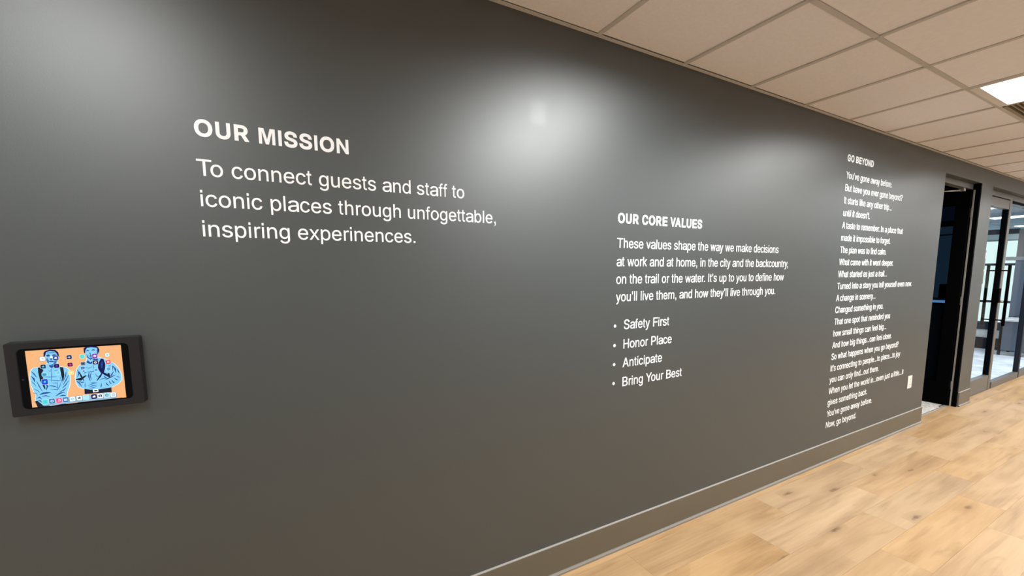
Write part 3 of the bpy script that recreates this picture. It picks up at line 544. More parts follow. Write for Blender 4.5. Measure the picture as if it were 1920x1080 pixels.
# ---------------------------------------------------------------- raised wall lettering
GLYPH_REG = {
    'a': [[[279,-14],[309,-9],[335,-1],[358,8],[378,19],[395,32],[426,69],[425,69],[425,-3],[530,-3],[530,349],[527,387],[520,419],[507,447],[490,470],[470,489],[447,504],[423,516],[398,525],[372,531],[300,538],[267,537],[234,532],[202,525],[170,515],[141,501],[114,484],[90,462],[69,436],[51,402],[153,376],[162,391],[171,403],[182,415],[196,426],[212,436],[231,444],[252,450],[276,454],[302,455],[328,454],[350,450],[370,443],[387,435],[400,423],[410,410],[418,395],[422,377],[424,354],[422,344],[418,336],[410,330],[398,326],[382,322],[362,319],[274,310],[190,297],[163,291],[137,282],[113,272],[91,260],[73,244],[57,226],[45,205],[38,180],[36,151],[39,117],[48,87],[64,60],[85,38],[110,19],[140,4],[173,-7],[208,-13],[245,-15]],[[240,69],[219,72],[200,77],[183,84],[169,93],[158,104],[149,116],[144,130],[143,146],[145,164],[150,179],[160,191],[173,201],[188,210],[207,217],[271,230],[310,234],[359,241],[405,249],[424,257],[424,192],[422,172],[416,152],[405,132],[391,115],[373,99],[351,86],[325,76],[296,70],[262,68]]],
    'b': [[[340,-11],[378,0],[412,20],[443,46],[469,79],[490,117],[505,162],[514,211],[517,265],[514,319],[505,368],[489,413],[468,451],[443,484],[412,510],[377,529],[339,540],[298,544],[267,542],[241,536],[219,527],[200,515],[185,502],[172,488],[148,452],[148,452],[148,718],[58,718],[58,-4],[145,-4],[145,79],[147,79],[173,42],[186,27],[201,14],[220,2],[243,-7],[269,-13],[298,-15]],[[258,73],[232,81],[210,95],[191,114],[175,136],[163,164],[154,195],[148,229],[146,266],[148,303],[153,337],[162,368],[175,394],[190,417],[209,435],[232,448],[257,456],[286,459],[315,456],[341,448],[363,434],[382,415],[398,392],[410,365],[419,335],[424,302],[426,266],[424,230],[419,197],[410,166],[397,138],[382,115],[363,96],[340,82],[315,73],[286,70]]],
    'c': [[[290,-14],[314,-10],[337,-4],[359,4],[379,14],[399,27],[416,41],[432,58],[446,76],[458,96],[468,118],[477,146],[391,168],[373,126],[347,96],[310,76],[264,69],[234,72],[207,81],[184,95],[165,115],[149,138],[137,165],[128,195],[123,227],[121,261],[123,295],[128,327],[137,357],[149,385],[165,408],[184,428],[207,442],[234,451],[264,454],[310,447],[346,428],[372,399],[390,359],[475,382],[466,409],[456,430],[444,450],[430,468],[415,484],[397,498],[378,510],[358,520],[336,528],[313,533],[289,537],[264,538],[220,534],[179,523],[142,503],[109,477],[82,445],[60,406],[43,362],[33,314],[30,261],[33,208],[43,160],[60,117],[82,78],[109,46],[142,20],[179,0],[220,-11],[264,-15]]],
    'd': [[[287,-13],[313,-7],[335,2],[354,14],[370,27],[384,42],[409,79],[411,79],[411,-4],[499,-4],[499,718],[408,718],[408,452],[409,452],[384,488],[371,502],[355,515],[336,527],[314,536],[288,542],[257,544],[215,540],[177,529],[142,510],[111,484],[85,451],[63,413],[48,368],[38,319],[35,265],[38,211],[47,162],[63,117],[84,79],[110,46],[141,20],[176,0],[215,-11],[257,-15]],[[240,73],[214,82],[191,96],[172,115],[156,138],[143,166],[134,197],[129,230],[127,266],[129,302],[134,335],[143,365],[156,392],[171,415],[191,434],[213,448],[239,456],[269,459],[298,456],[324,448],[346,435],[365,417],[381,394],[394,368],[403,337],[408,303],[410,266],[408,229],[402,195],[393,164],[381,136],[365,114],[346,95],[323,81],[298,73],[269,70]]],
    'e': [[[327,-13],[360,-7],[390,3],[418,16],[443,33],[465,52],[483,74],[497,99],[509,129],[418,152],[410,132],[401,117],[390,104],[377,93],[363,85],[347,78],[330,73],[312,70],[292,69],[261,71],[233,78],[209,89],[187,105],[169,125],[154,150],[143,178],[136,210],[134,247],[134,293],[136,321],[142,347],[152,373],[165,396],[182,415],[202,432],[226,444],[252,452],[282,454],[311,452],[336,445],[359,432],[378,416],[394,396],[406,371],[415,344],[421,314],[423,273],[474,309],[96,311],[96,231],[516,231],[516,270],[514,315],[507,356],[496,393],[482,425],[464,453],[443,476],[419,496],[394,512],[367,523],[339,531],[311,536],[281,538],[235,534],[193,522],[154,503],[121,476],[92,443],[70,404],[53,360],[43,312],[40,260],[43,208],[53,160],[70,116],[93,78],[122,46],[157,20],[197,0],[242,-11],[291,-15]]],
    'f': [[[14,523],[14,444],[246,444],[246,523]],[[158,0],[158,573],[160,595],[164,612],[170,626],[180,636],[193,642],[209,644],[229,641],[245,635],[262,715],[238,724],[202,728],[183,726],[165,721],[147,713],[131,701],[117,685],[105,666],[97,644],[91,619],[90,591],[90,0]]],
    'g': [[[314,-218],[352,-211],[387,-199],[419,-182],[446,-160],[469,-133],[486,-100],[496,-61],[499,-17],[499,531],[412,531],[412,446],[411,446],[386,482],[373,497],[357,510],[338,521],[316,531],[290,536],[260,538],[219,534],[181,523],[146,504],[115,478],[89,446],[68,408],[52,364],[43,316],[40,263],[43,210],[53,162],[68,120],[90,83],[116,53],[147,29],[181,12],[218,1],[258,-2],[288,-1],[314,5],[337,13],[355,24],[371,37],[384,51],[409,87],[410,87],[410,-13],[405,-52],[393,-83],[372,-107],[345,-123],[312,-134],[274,-137],[248,-136],[225,-131],[206,-125],[189,-116],[175,-106],[163,-94],[135,-56],[60,-100],[74,-124],[88,-144],[106,-162],[126,-179],[149,-193],[176,-204],[205,-213],[238,-218],[274,-220]],[[243,85],[217,92],[195,105],[175,122],[160,143],[147,169],[138,198],[133,230],[131,265],[133,300],[138,332],[147,361],[159,387],[175,410],[194,428],[217,442],[242,450],[272,453],[300,450],[326,442],[348,429],[367,411],[382,389],[395,363],[404,334],[409,301],[411,265],[409,228],[404,195],[395,166],[382,141],[366,120],[348,104],[326,92],[300,85],[272,82]]],
    'h': [[[168,349],[173,374],[182,397],[194,415],[209,431],[227,443],[246,452],[267,457],[290,459],[322,455],[349,444],[372,426],[388,401],[398,370],[401,332],[401,0],[491,0],[491,340],[489,383],[481,421],[469,454],[452,481],[431,504],[406,522],[378,535],[347,542],[314,545],[276,541],[242,530],[211,513],[183,487],[161,451],[141,401],[166,401],[166,718],[76,718],[76,0],[166,0],[166,320]]],
    'i': [[[67,0],[155,0],[155,523],[67,523]],[[67,604],[155,604],[155,718],[67,718]]],
    'j': [[[59,-49],[58,-72],[53,-91],[45,-105],[35,-116],[20,-122],[2,-124],[-16,-124],[-16,-210],[4,-210],[32,-208],[57,-202],[79,-191],[98,-176],[113,-158],[125,-135],[134,-110],[139,-82],[140,-50],[140,519],[59,519]],[[114,600],[127,606],[139,615],[148,628],[153,642],[155,658],[153,674],[148,688],[139,701],[127,710],[114,716],[100,718],[86,716],[73,710],[61,701],[52,688],[47,674],[45,658],[47,642],[52,628],[61,615],[73,606],[86,600],[100,598]]],
    'k': [[[237,278],[246,278],[486,537],[375,537],[159,304],[143,304],[143,185]],[[156,0],[156,718],[67,718],[67,0]],[[501,0],[254,330],[191,264],[388,0]]],
    'l': [[[67,0],[155,0],[155,718],[67,718]]],
    'm': [[[158,0],[158,330],[159,357],[165,379],[174,399],[186,415],[200,429],[216,440],[234,447],[252,452],[272,453],[299,451],[323,442],[343,428],[358,409],[368,387],[371,360],[371,0],[463,0],[463,343],[465,364],[469,383],[477,400],[487,416],[500,429],[515,439],[533,447],[552,452],[574,453],[600,451],[624,443],[646,430],[663,411],[673,385],[676,352],[676,0],[769,0],[769,354],[766,393],[759,427],[746,457],[729,482],[708,502],[684,518],[658,529],[629,536],[599,538],[571,536],[545,531],[520,522],[497,510],[477,495],[459,478],[443,457],[432,434],[422,404],[445,404],[433,445],[418,476],[396,502],[369,522],[336,534],[299,538],[276,536],[254,532],[232,524],[212,513],[193,499],[176,481],[162,461],[150,437],[139,405],[156,405],[155,529],[65,529],[65,0]]],
    'n': [[[159,345],[165,370],[174,392],[186,410],[202,426],[220,438],[240,446],[262,452],[285,453],[318,450],[346,439],[368,421],[385,396],[395,365],[399,328],[399,0],[491,0],[491,335],[488,378],[481,415],[468,448],[450,476],[429,498],[404,516],[375,528],[343,536],[309,538],[270,535],[235,524],[203,506],[175,481],[152,446],[131,396],[155,396],[154,531],[65,531],[65,0],[157,0],[157,316]]],
    'o': [[[324,-10],[367,1],[406,21],[439,47],[468,79],[491,117],[508,161],[518,209],[521,261],[518,314],[508,363],[491,406],[468,445],[439,477],[406,503],[367,523],[324,534],[278,538],[231,534],[189,523],[151,503],[117,477],[89,445],[66,406],[49,363],[38,314],[35,261],[38,209],[49,161],[66,117],[89,79],[117,47],[151,21],[189,1],[231,-10],[278,-14]],[[246,73],[218,82],[194,96],[174,115],[158,139],[145,166],[136,196],[131,227],[129,261],[131,295],[136,327],[145,358],[158,385],[174,408],[194,428],[218,442],[246,451],[278,454],[310,451],[338,442],[362,428],[382,408],[398,385],[411,357],[420,327],[426,295],[428,261],[426,227],[420,196],[411,166],[398,139],[382,115],[362,96],[338,82],[310,73],[278,70]]],
    'p': [[[148,-207],[148,74],[148,74],[173,38],[186,23],[202,10],[220,-2],[243,-11],[269,-17],[298,-19],[340,-15],[378,-4],[412,16],[443,42],[469,74],[490,113],[505,157],[514,206],[517,260],[514,314],[505,363],[489,407],[468,446],[443,478],[412,504],[377,523],[339,534],[298,538],[267,536],[241,531],[219,521],[200,509],[185,496],[172,482],[148,447],[145,447],[145,531],[58,531],[58,-207]],[[258,69],[232,77],[210,91],[191,109],[175,132],[163,159],[154,190],[148,224],[146,261],[148,298],[153,332],[162,362],[175,389],[190,411],[209,429],[232,443],[257,451],[286,453],[315,450],[341,442],[363,428],[382,410],[398,387],[410,360],[419,330],[424,297],[426,261],[424,225],[419,192],[410,161],[397,134],[382,111],[363,92],[340,77],[315,69],[286,66]]],
    'r': [[[164,0],[164,330],[166,353],[171,374],[179,392],[190,409],[204,422],[221,434],[239,442],[259,447],[281,448],[310,447],[332,443],[332,536],[310,538],[289,538],[260,535],[233,527],[208,513],[187,495],[170,473],[160,450],[161,450],[161,530],[77,530],[77,0]]],
    's': [[[287,-13],[325,-6],[359,6],[390,21],[416,41],[436,63],[452,89],[461,118],[464,148],[460,184],[448,215],[427,241],[398,263],[361,281],[315,295],[233,314],[205,322],[183,331],[166,341],[155,353],[148,368],[146,385],[149,405],[159,422],[176,437],[198,448],[224,455],[254,458],[285,455],[311,448],[330,435],[346,419],[357,402],[367,380],[455,400],[444,429],[432,452],[417,474],[398,493],[376,508],[351,521],[322,531],[290,536],[254,538],[216,536],[181,529],[149,518],[121,503],[96,485],[76,463],[61,438],[52,410],[49,380],[53,345],[66,313],[87,286],[116,264],[153,246],[199,232],[288,212],[312,205],[332,196],[346,186],[357,173],[363,159],[365,143],[362,124],[351,106],[333,90],[309,78],[280,70],[246,68],[215,70],[189,77],[166,88],[148,103],[134,124],[124,153],[32,134],[42,101],[54,74],[72,50],[93,30],[117,14],[145,1],[176,-8],[210,-13],[247,-15]]],
    't': [[[14,540],[14,458],[246,458],[246,540]],[[81,133],[84,92],[95,58],[113,30],[137,9],[167,-3],[202,-7],[229,-5],[257,2],[243,83],[221,79],[204,77],[188,79],[176,84],[168,92],[162,104],[158,120],[157,140],[157,669],[81,669]]],
    'u': [[[285,-12],[320,-1],[352,16],[380,42],[403,77],[423,127],[401,127],[401,-8],[489,-8],[489,523],[398,523],[398,207],[396,178],[391,154],[381,132],[369,113],[354,97],[336,85],[317,77],[295,71],[272,70],[239,73],[212,84],[189,102],[173,127],[162,158],[159,195],[159,523],[68,523],[68,188],[71,145],[78,108],[91,75],[108,48],[129,25],[155,7],[183,-5],[214,-13],[248,-15]]],
    'v': [[[295,0],[492,523],[395,523],[286,216],[257,123],[231,28],[270,28],[244,123],[215,216],[106,523],[8,523],[205,0]]],
    'w': [[[253,0],[319,236],[338,308],[356,384],[376,466],[347,466],[367,384],[385,308],[404,236],[470,0],[556,0],[709,523],[616,523],[554,295],[527,189],[498,56],[522,56],[494,189],[468,295],[408,523],[317,523],[256,295],[229,188],[201,56],[224,56],[195,190],[169,295],[107,523],[14,523],[167,0]]],
    'x': [[[118,0],[197,118],[239,187],[278,255],[220,255],[261,187],[304,118],[382,0],[490,0],[275,302],[275,225],[481,523],[375,523],[307,421],[265,350],[224,279],[282,279],[240,350],[196,421],[130,523],[22,523],[228,228],[228,308],[11,0]]],
    'y': [[[78,-211],[114,-214],[137,-213],[159,-208],[179,-201],[197,-190],[214,-176],[229,-160],[243,-140],[256,-117],[266,-90],[489,523],[393,523],[285,208],[257,114],[231,17],[270,17],[244,113],[215,208],[108,523],[11,523],[204,-10],[188,-56],[181,-78],[172,-95],[163,-108],[152,-118],[141,-124],[130,-128],[117,-129],[103,-128],[88,-126],[72,-123],[51,-204]]],
    'A': [[[120,0],[269,425],[300,520],[347,676],[318,676],[364,522],[397,425],[549,0],[654,0],[388,718],[277,718],[14,0]],[[521,198],[521,286],[147,286],[147,198]]],
    'B': [[[362,0],[420,3],[470,11],[513,25],[549,44],[577,68],[599,95],[615,126],[624,159],[627,194],[624,230],[616,262],[603,290],[585,314],[565,334],[542,350],[517,362],[492,370],[470,374],[470,373],[490,379],[511,388],[531,400],[550,413],[566,430],[579,449],[589,471],[595,497],[597,526],[594,560],[585,593],[570,623],[549,650],[522,673],[489,692],[450,707],[405,715],[354,718],[74,718],[74,0]],[[181,322],[364,322],[396,320],[424,314],[450,305],[471,292],[489,276],[504,258],[514,239],[521,217],[523,195],[519,166],[506,141],[486,119],[455,102],[413,91],[359,88],[181,88]],[[181,630],[352,630],[397,627],[432,616],[459,599],[478,577],[489,552],[493,523],[491,501],[485,480],[475,462],[461,446],[443,432],[423,421],[400,413],[376,408],[349,407],[181,407]]],
    'C': [[[415,-17],[451,-12],[485,-2],[518,10],[548,26],[576,46],[602,69],[624,94],[643,123],[659,154],[672,188],[681,229],[579,229],[571,202],[562,181],[551,161],[538,143],[522,128],[505,114],[487,102],[467,92],[446,85],[424,79],[401,76],[378,75],[335,79],[295,90],[259,108],[226,133],[198,165],[175,204],[158,249],[148,301],[144,359],[148,417],[158,468],[175,514],[198,552],[226,585],[258,610],[295,628],[335,639],[378,643],[401,642],[424,639],[446,633],[467,626],[487,616],[505,604],[522,591],[538,575],[551,557],[562,538],[571,516],[579,489],[681,489],[671,531],[659,565],[643,596],[623,624],[601,650],[576,673],[547,692],[517,708],[485,721],[450,730],[415,735],[377,737],[315,732],[258,716],[205,691],[159,656],[119,612],[87,559],[63,499],[49,432],[44,359],[49,285],[63,218],[87,158],[119,106],[159,62],[205,27],[258,1],[315,-14],[377,-19]]],
    'F': [[[197,0],[197,309],[547,309],[547,397],[197,397],[197,630],[583,630],[583,718],[86,718],[86,0]]],
    'H': [[[177,0],[177,323],[546,323],[546,0],[646,0],[646,718],[546,718],[546,411],[177,411],[177,718],[77,718],[77,0]]],
    'I': [[[91,0],[188,0],[188,718],[91,718]]],
    'N': [[[166,0],[166,564],[549,0],[646,0],[646,718],[556,718],[556,154],[173,718],[76,718],[76,0]]],
    'P': [[[193,0],[193,631],[351,631],[388,629],[420,622],[446,612],[468,599],[486,582],[499,562],[508,540],[514,516],[516,489],[514,463],[508,438],[499,416],[486,396],[468,379],[447,365],[420,355],[388,349],[351,347],[160,347],[160,259],[355,259],[412,262],[461,273],[504,290],[540,312],[570,340],[593,373],[609,409],[619,448],[622,489],[619,531],[609,570],[593,606],[570,638],[540,665],[504,688],[461,705],[412,715],[355,718],[86,718],[86,0]]],
    'S': [[[392,-16],[443,-7],[488,9],[528,30],[560,56],[586,86],[605,120],[616,156],[620,195],[618,228],[610,256],[598,282],[583,304],[564,323],[543,340],[520,355],[496,367],[470,378],[398,400],[320,420],[255,441],[234,451],[215,463],[198,476],[185,492],[178,511],[175,533],[178,554],[184,574],[195,592],[210,607],[229,621],[252,632],[278,640],[306,645],[337,647],[381,644],[419,634],[452,618],[478,596],[495,569],[504,532],[609,532],[604,574],[591,608],[572,640],[546,668],[514,692],[478,711],[436,725],[390,734],[341,737],[291,734],[245,726],[203,711],[165,692],[133,668],[106,639],[86,605],[74,569],[70,529],[76,482],[94,442],[124,407],[164,378],[214,354],[273,335],[366,311],[443,285],[464,275],[482,263],[496,250],[507,235],[513,217],[516,196],[513,173],[505,151],[492,131],[475,114],[453,100],[428,88],[400,79],[369,74],[335,72],[306,74],[277,78],[250,86],[226,96],[205,109],[187,126],[173,145],[164,167],[159,197],[49,197],[56,152],[69,115],[89,81],[116,52],[149,27],[188,7],[232,-7],[281,-16],[335,-19]]],
    'T': [[[254,630],[254,0],[358,0],[358,630],[597,630],[597,718],[14,718],[14,630]]],
    'W': [[[320,0],[441,454],[465,554],[486,671],[457,671],[479,549],[502,454],[624,0],[734,0],[928,718],[828,718],[716,279],[699,208],[683,136],[667,55],[690,55],[674,136],[657,208],[640,279],[526,718],[418,718],[304,279],[286,208],[270,136],[255,55],[276,55],[261,136],[245,208],[228,279],[116,718],[16,718],[210,0]]],
    'Y': [[[384,0],[384,294],[653,718],[538,718],[393,487],[352,415],[310,321],[360,321],[318,414],[275,487],[130,718],[14,718],[283,294],[283,0]]],
    '.': [[[87,0],[191,0],[191,106],[87,106]]],
    ',': [[[87,106],[87,0],[141,0],[138,-60],[100,-110],[118,-147],[170,-105],[191,-30],[191,106]]],
    '?': [[[304,216],[304,229],[305,254],[308,276],[313,293],[319,307],[328,320],[340,332],[390,367],[420,388],[445,412],[465,438],[480,468],[489,501],[492,538],[489,573],[480,606],[465,636],[445,662],[420,685],[390,703],[356,716],[318,724],[277,727],[238,724],[201,717],[167,704],[137,687],[110,665],[88,638],[72,607],[61,572],[56,529],[157,529],[161,557],[168,578],[177,596],[190,611],[204,623],[221,632],[239,639],[257,643],[277,644],[298,643],[318,638],[337,631],[353,622],[367,610],[378,596],[387,579],[392,561],[393,541],[391,516],[384,494],[373,474],[358,456],[340,440],[319,426],[260,386],[244,370],[231,351],[221,329],[213,302],[209,269],[207,230],[207,216]],[[276,2],[292,9],[307,20],[318,34],[325,49],[327,67],[325,84],[318,100],[307,114],[292,125],[276,132],[257,134],[239,132],[222,125],[208,114],[196,100],[189,84],[187,67],[189,49],[196,34],[208,20],[222,9],[239,2],[257,0]]],
    '’': [[[53,718],[53,620],[102,620],[98,560],[60,510],[75,463],[130,500],[157,570],[157,718]]]}
GLYPH_BOLD = {
    'A': [[[186,0],[332,409],[361,497],[417,679],[302,679],[358,498],[388,409],[537,0],[702,0],[434,718],[286,718],[20,0]],[[566,181],[566,324],[157,324],[157,181]]],
    'B': [[[384,0],[442,3],[494,11],[541,26],[580,46],[613,72],[638,102],[655,136],[666,171],[669,209],[666,246],[657,280],[642,311],[622,337],[599,360],[572,378],[544,391],[514,400],[521,399],[521,349],[517,348],[541,358],[563,370],[585,385],[604,404],[620,426],[632,452],[638,480],[641,511],[637,548],[627,582],[611,615],[587,645],[556,671],[519,691],[477,706],[428,715],[377,718],[76,718],[76,0]],[[249,293],[384,293],[410,292],[431,288],[449,281],[464,272],[477,262],[486,251],[493,238],[498,224],[499,210],[496,192],[489,177],[476,165],[457,154],[425,147],[379,144],[249,144]],[[249,574],[372,574],[409,572],[434,565],[450,555],[462,542],[468,527],[471,508],[470,494],[466,481],[459,470],[450,460],[439,452],[425,444],[409,439],[391,435],[370,434],[249,434]]],
    'C': [[[410,-17],[445,-12],[479,-2],[512,11],[542,27],[570,47],[596,71],[618,97],[638,127],[654,159],[666,193],[684,273],[528,273],[515,226],[509,210],[500,196],[491,183],[480,172],[468,162],[455,153],[440,146],[425,140],[408,136],[391,133],[374,132],[341,135],[312,144],[285,157],[261,176],[240,201],[222,231],[209,268],[201,310],[198,359],[201,408],[209,450],[222,486],[240,517],[261,541],[285,560],[312,574],[341,583],[374,586],[391,585],[408,582],[425,578],[440,573],[455,565],[468,557],[480,547],[491,535],[500,522],[509,508],[515,492],[528,445],[684,445],[666,525],[654,560],[637,592],[618,621],[595,648],[570,671],[541,691],[511,708],[479,720],[445,730],[410,735],[373,737],[312,732],[255,716],[203,690],[156,654],[117,609],[86,557],[62,497],[49,431],[44,359],[49,287],[62,221],[86,161],[117,108],[157,64],[203,28],[255,2],[312,-14],[373,-19]]],
    'D': [[[395,5],[460,19],[518,44],[569,77],[611,120],[643,171],[667,228],[680,291],[685,360],[681,429],[667,492],[644,549],[611,599],[570,641],[521,675],[465,699],[402,713],[335,718],[120,718],[120,574],[326,574],[371,571],[408,563],[440,549],[465,531],[487,508],[504,479],[517,445],[524,405],[527,360],[524,315],[517,275],[504,240],[486,211],[465,188],[438,169],[405,155],[366,147],[318,144],[124,144],[124,0],[326,0]],[[76,718],[76,0],[236,0],[236,718]]],
    'E': [[[621,0],[621,144],[253,144],[253,291],[592,291],[592,435],[253,435],[253,574],[617,574],[617,718],[76,718],[76,0]]],
    'G': [[[447,-15],[502,-2],[552,19],[597,48],[635,84],[666,127],[690,176],[703,230],[708,287],[708,397],[370,397],[370,250],[686,280],[551,334],[545,259],[538,230],[527,205],[512,184],[494,166],[473,152],[448,141],[420,135],[389,132],[355,135],[324,144],[295,158],[270,177],[248,201],[230,232],[216,268],[207,310],[204,359],[207,408],[216,450],[230,487],[248,517],[269,542],[294,561],[322,574],[352,583],[385,586],[404,585],[423,582],[440,578],[456,572],[470,565],[483,556],[495,545],[507,533],[517,520],[526,505],[533,489],[550,446],[713,446],[693,524],[681,558],[664,589],[644,619],[620,645],[593,668],[564,689],[532,706],[497,719],[461,729],[423,735],[383,737],[321,732],[262,716],[208,690],[160,654],[119,609],[87,557],[63,497],[49,430],[44,359],[49,287],[63,221],[87,161],[119,109],[160,64],[208,28],[264,2],[324,-14],[389,-19]]],
    'I': [[[68,0],[214,0],[214,718],[68,718]]],
    'L': [[[583,0],[583,144],[247,144],[247,718],[76,718],[76,0]]],
    'M': [[[204,0],[204,565],[348,0],[486,0],[630,565],[630,0],[765,0],[765,718],[548,718],[417,228],[286,718],[69,718],[69,0]]],
    'N': [[[210,0],[210,478],[507,0],[654,0],[654,718],[513,718],[513,238],[213,718],[69,718],[69,0]]],
    'O': [[[453,-14],[513,2],[568,28],[616,64],[657,108],[691,161],[715,221],[729,287],[734,359],[729,430],[715,497],[691,557],[657,609],[616,654],[568,690],[513,716],[453,732],[389,737],[326,732],[266,716],[211,690],[162,654],[121,609],[88,557],[63,497],[49,431],[44,359],[49,287],[63,221],[88,161],[121,108],[163,64],[211,28],[266,2],[326,-14],[389,-19]],[[356,135],[326,144],[298,157],[272,176],[250,201],[232,231],[217,267],[209,310],[206,359],[209,408],[218,450],[232,487],[250,517],[272,542],[298,561],[326,574],[356,583],[389,585],[422,583],[453,575],[481,561],[506,542],[528,518],[547,487],[561,451],[570,408],[573,359],[570,310],[561,267],[547,231],[528,200],[506,176],[481,157],[453,143],[422,135],[389,133]]],
    'R': [[[240,0],[240,575],[347,575],[378,573],[401,569],[419,562],[433,554],[444,545],[452,534],[458,520],[461,503],[463,483],[461,464],[458,448],[452,435],[444,424],[434,415],[420,407],[402,401],[378,397],[348,395],[125,395],[125,251],[354,251],[407,254],[457,264],[501,280],[539,302],[571,330],[596,363],[613,401],[623,441],[626,483],[623,526],[613,566],[596,603],[571,637],[540,666],[502,689],[458,705],[408,715],[354,718],[76,718],[76,0]],[[677,0],[466,362],[281,362],[489,0]]],
    'S': [[[393,-16],[444,-6],[490,10],[531,32],[565,59],[593,92],[613,128],[625,168],[629,209],[626,244],[619,276],[605,304],[588,328],[568,350],[546,368],[522,383],[497,396],[472,406],[404,428],[333,446],[278,464],[263,471],[249,480],[239,488],[232,497],[229,506],[227,518],[228,531],[232,542],[239,552],[248,562],[260,571],[275,579],[294,585],[315,588],[339,590],[372,587],[400,580],[423,569],[439,554],[449,538],[463,485],[624,485],[613,563],[600,600],[579,635],[552,665],[519,690],[480,710],[438,725],[391,734],[342,737],[293,734],[247,725],[204,711],[164,690],[131,665],[102,633],[81,597],[68,557],[63,514],[70,463],[90,418],[122,379],[164,349],[214,324],[271,306],[355,284],[421,262],[436,255],[448,247],[456,239],[462,231],[465,222],[466,211],[464,196],[460,183],[452,171],[441,160],[426,150],[408,141],[387,135],[364,131],[337,130],[314,131],[292,134],[272,140],[255,147],[241,156],[230,167],[221,179],[216,193],[206,243],[39,243],[51,162],[65,122],[87,86],[115,55],[150,28],[190,8],[235,-7],[284,-16],[337,-19]]],
    'U': [[[416,-15],[466,-4],[512,15],[553,42],[587,74],[615,112],[635,155],[647,201],[651,249],[651,718],[497,718],[497,258],[495,232],[490,210],[481,191],[469,173],[454,159],[436,147],[415,138],[391,132],[362,130],[333,132],[308,138],[287,147],[269,159],[254,174],[242,191],[233,211],[228,232],[226,258],[226,718],[72,718],[72,249],[76,201],[88,155],[108,112],[136,74],[171,42],[211,15],[257,-4],[308,-15],[362,-19]]],
    'V': [[[403,0],[648,718],[495,718],[361,309],[334,222],[282,39],[389,39],[336,221],[309,309],[172,718],[19,718],[267,0]]],
    'Y': [[[405,0],[405,290],[653,718],[487,718],[358,492],[323,424],[269,293],[401,293],[348,423],[311,492],[182,718],[15,718],[263,290],[263,0]]]}
GR, GB = GLYPH_REG, GLYPH_BOLD
ADV = dict(zip('abcdefghijklmnopqrstuvwxyz', [556, 556, 500, 556, 556, 278, 556, 556, 222, 222, 500, 222, 833, 556, 556, 556, 556, 333, 500, 278, 556, 500, 722, 500, 500, 500]))
ADV.update(dict(zip('ABCDEFGHIJKLMNOPQRSTUVWXYZ', [667, 667, 722, 722, 667, 611, 778, 722, 278, 500, 667, 556, 833, 722, 778, 667, 778, 722, 667, 611, 722, 667, 944, 667, 667, 611])))
ADV.update({' ': 278, '.': 278, ',': 278, '?': 556, '\u2019': 222}); ADVB = dict(ADV); ADVB.update({'A': 722, 'B': 722, 'L': 611})
KERN = {'To': -111, 'Yo': -90, 'AV': -70, 'VA': -90, 'We': -30, 'y.': -74, 'r.': -55, 'r,': -40, 'y,': -74, 'w.': -50, 'w,': -50, 'A ': -55, 'P ': -20}
DEPTH = .0012
def glyph_mesh(ch, bold):
    """one extruded letter, unit em, standing in the x-z plane, front face at y = -1"""
    key = ('bold_' if bold else '')+'letter_%d' % ord(ch)
    if key in bpy.data.meshes: return bpy.data.meshes[key]
    C = (GB if bold else GR)[ch]; pts, edges = [], []
    for P in C:
        b0 = len(pts); pts += [Vector((x/1000, y/1000)) for x, y in P]; edges += [(b0+i, b0+(i+1) % len(P)) for i in range(len(P))]
    co, _, tris, _, _, _ = delaunay_2d_cdt(pts, edges, [], 0, 1e-6)
    def winding(q):
        n = 0
        for P in C:
            for i in range(len(P)):
                (xa_, ya_), (xb_, yb_) = P[i-1], P[i]
                if (ya_/1000 > q.y) != (yb_/1000 > q.y) and q.x < ((xb_-xa_)*(q.y*1000-ya_)/(yb_-ya_)+xa_)/1000: n += 1 if yb_ > ya_ else -1
        return n
    keep = [t for t in tris if winding((co[t[0]]+co[t[1]]+co[t[2]])/3) != 0]      # strokes of one letter may overlap
    count = {}
    for t in keep:
        for i in range(3): e_ = (t[i], t[(i+1) % 3]); count[tuple(sorted(e_))] = count.get(tuple(sorted(e_)), 0)+1
    n = len(co); V = [(c.x, -1, c.y) for c in co]+[(c.x, 0, c.y) for c in co]
    F = [tuple(t) for t in keep]
    for t in keep:
        for i in range(3):
            u, v = t[i], t[(i+1) % 3]
            if count[tuple(sorted((u, v)))] == 1: F.append((v, u, u+n, v+n))
    me = bpy.data.meshes.new(key); me.from_pydata(V, [], F)
    bm = bmesh.new(); bm.from_mesh(me); bmesh.ops.delete(bm, geom=[v for v in bm.verts if not v.link_faces], context='VERTS'); bm.to_mesh(me); bm.free()
    me.materials.append(WHITE); return me
def layout(text, x0, x1, bold, body=None):
    """glyph origins so that the ink runs exactly from x0 to x1"""
    A = ADVB if bold else ADV; G = GB if bold else GR; pos = []; x = 0
    for i, ch in enumerate(text):
        pos.append(x); x += A[ch]+KERN.get(text[i:i+2], 0)
    lo = min(q[0] for P in G[text[0]] for q in P); hi = pos[-1]+max(q[0] for P in G[text[-1]] for q in P)
    s = (x1-x0)/(hi-lo)
    return [(ch, x0+(p_-lo)*s) for ch, p_ in zip(text, pos) if ch != ' '], s*1000
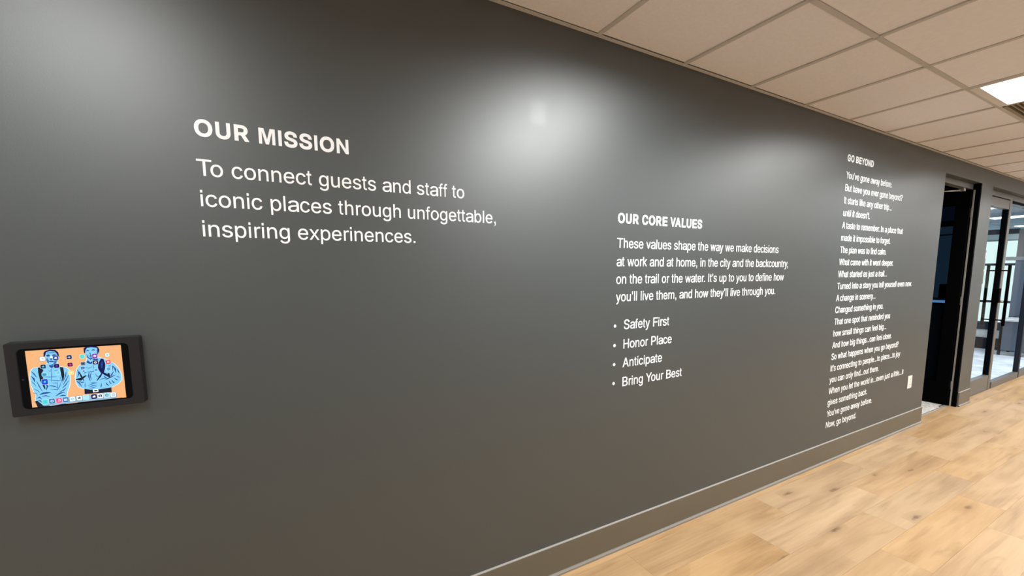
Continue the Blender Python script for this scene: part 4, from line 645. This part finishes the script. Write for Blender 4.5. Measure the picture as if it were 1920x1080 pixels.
def line_of_text(parent, name, text, x0, x1, z, split, bold=False, em=.0722):
    G, sx = layout(text, x0, x1, bold)
    if split:
        ln = empty(name, (x0-wpos(parent).x, 0, z-wpos(parent).z), parent=parent)
        for ch, x in G:
            o = inst(glyph_mesh(ch, bold), 'letter', ln, (x, 0, z), (sx, DEPTH, em))
        return ln
    vs2, fs = [], []
    for ch, x in G:
        me = glyph_mesh(ch, bold); b0 = len(vs2)
        vs2 += [(x-x0+v.co.x*sx, v.co.y*DEPTH, v.co.z*em) for v in me.vertices]; fs += [[b0+i for i in f.vertices] for f in me.polygons]
    me = bpy.data.meshes.new(name); me.from_pydata(vs2, [], fs); me.materials.append(WHITE)
    o = bpy.data.objects.new(name, me); COL.objects.link(o); o.parent = parent; o.location = Vector((x0, 0, z))-wpos(parent)
    o['kind'] = 'stuff'; return o      # letters only a few pixels wide: one part per line

def lettering(label, rows, split, dots=()):
    x, z = rows[0][1], rows[-1][3]
    t = empty('wall_lettering', (x, 0, z), label, 'wall lettering', 'white raised lettering on the charcoal wall')
    for text, x0, x1, zz, bold in rows:
        line_of_text(t, 'heading' if bold else 'text_line', text, x0, x1, zz, split, bold)
    for xx, zz in dots: MB().tube((xx, -DEPTH, zz), (xx, 0, zz), .0085, 16).build('bullet', WHITE, t)
lettering('large white raised lettering headed OUR MISSION above three lines, right of the tablet',
    [('OUR MISSION', -1.628, -1.165, 2.032, True), ('To connect guests and staff to', -1.630, -.706, 1.909, False), ('iconic places through unfogettable,', -1.626, -.557, 1.812, False), ('inspiring experinences.', -1.627, -.923, 1.7155, False)], True)
lettering('white raised lettering headed OUR CORE VALUES with a paragraph and four bullet points',
    [('OUR CORE VALUES', .1625, .832, 1.8530, True), ('These values shape the way we make decisions', .1615, 1.650, 1.7235, False), ('at work and at home, in the city and the backcountry,', .1615, 1.780, 1.6265, False),
     ('on the trail or the water. It\u2019s up to you to define how', .1610, 1.738, 1.5325, False), ('you\u2019ll live them, and how they\u2019ll live through you.', .162, 1.643, 1.4380, False),
     ('Safety First', .2245, .579, 1.284, False), ('Honor Place', .2245, .606, 1.1765, False), ('Anticipate', .2225, .530, 1.0715, False), ('Bring Your Best', .2245, .707, .9635, False)],
    True, [(.160, 1.3055), (.160, 1.1985), (.160, 1.0935), (.160, .9875)])
POEM = [('You\u2019ve gone away before.', 3.304), ('But have you ever gone beyond?', 3.535), ('It starts like any other trip...', 3.341), ('until it doesn\u2019t.', 2.950), ('A taste to remember. In a place that', 3.608),
    ('made it impossible to forget.', 3.375), ('The plan was to find calm.', 3.312), ('What came with it went deeper.', 3.472), ('What started as just a trail...', 3.369), ('Turned into a story you tell yourself even now.', 3.915),
    ('A change in scenery...', 3.185), ('Changed something in you.', 3.356), ('That one spot that reminded you', 3.511), ('how small things can feel big...', 3.456), ('And how big things...can feel close.', 3.586),
    ('So what happens when you go beyond?', 3.754), ('It\u2019s connecting to people...to place...to joy', 3.814), ('you can only find...out there.', 3.381), ('When you let the world in...even just a little...it', 3.931), ('gives something back.', 3.192),
    ('You\u2019ve gone away before.', 3.303), ('Now, go beyond.', 3.020)]
lettering('tall column of small white raised lettering headed GO BEYOND, next to the dark doorway',
    [('GO BEYOND', 2.503, 2.936, 2.447, True)]+[(t_, 2.504, x1_, 2.318-.0962*i, False) for i, (t_, x1_) in enumerate(POEM)], False)
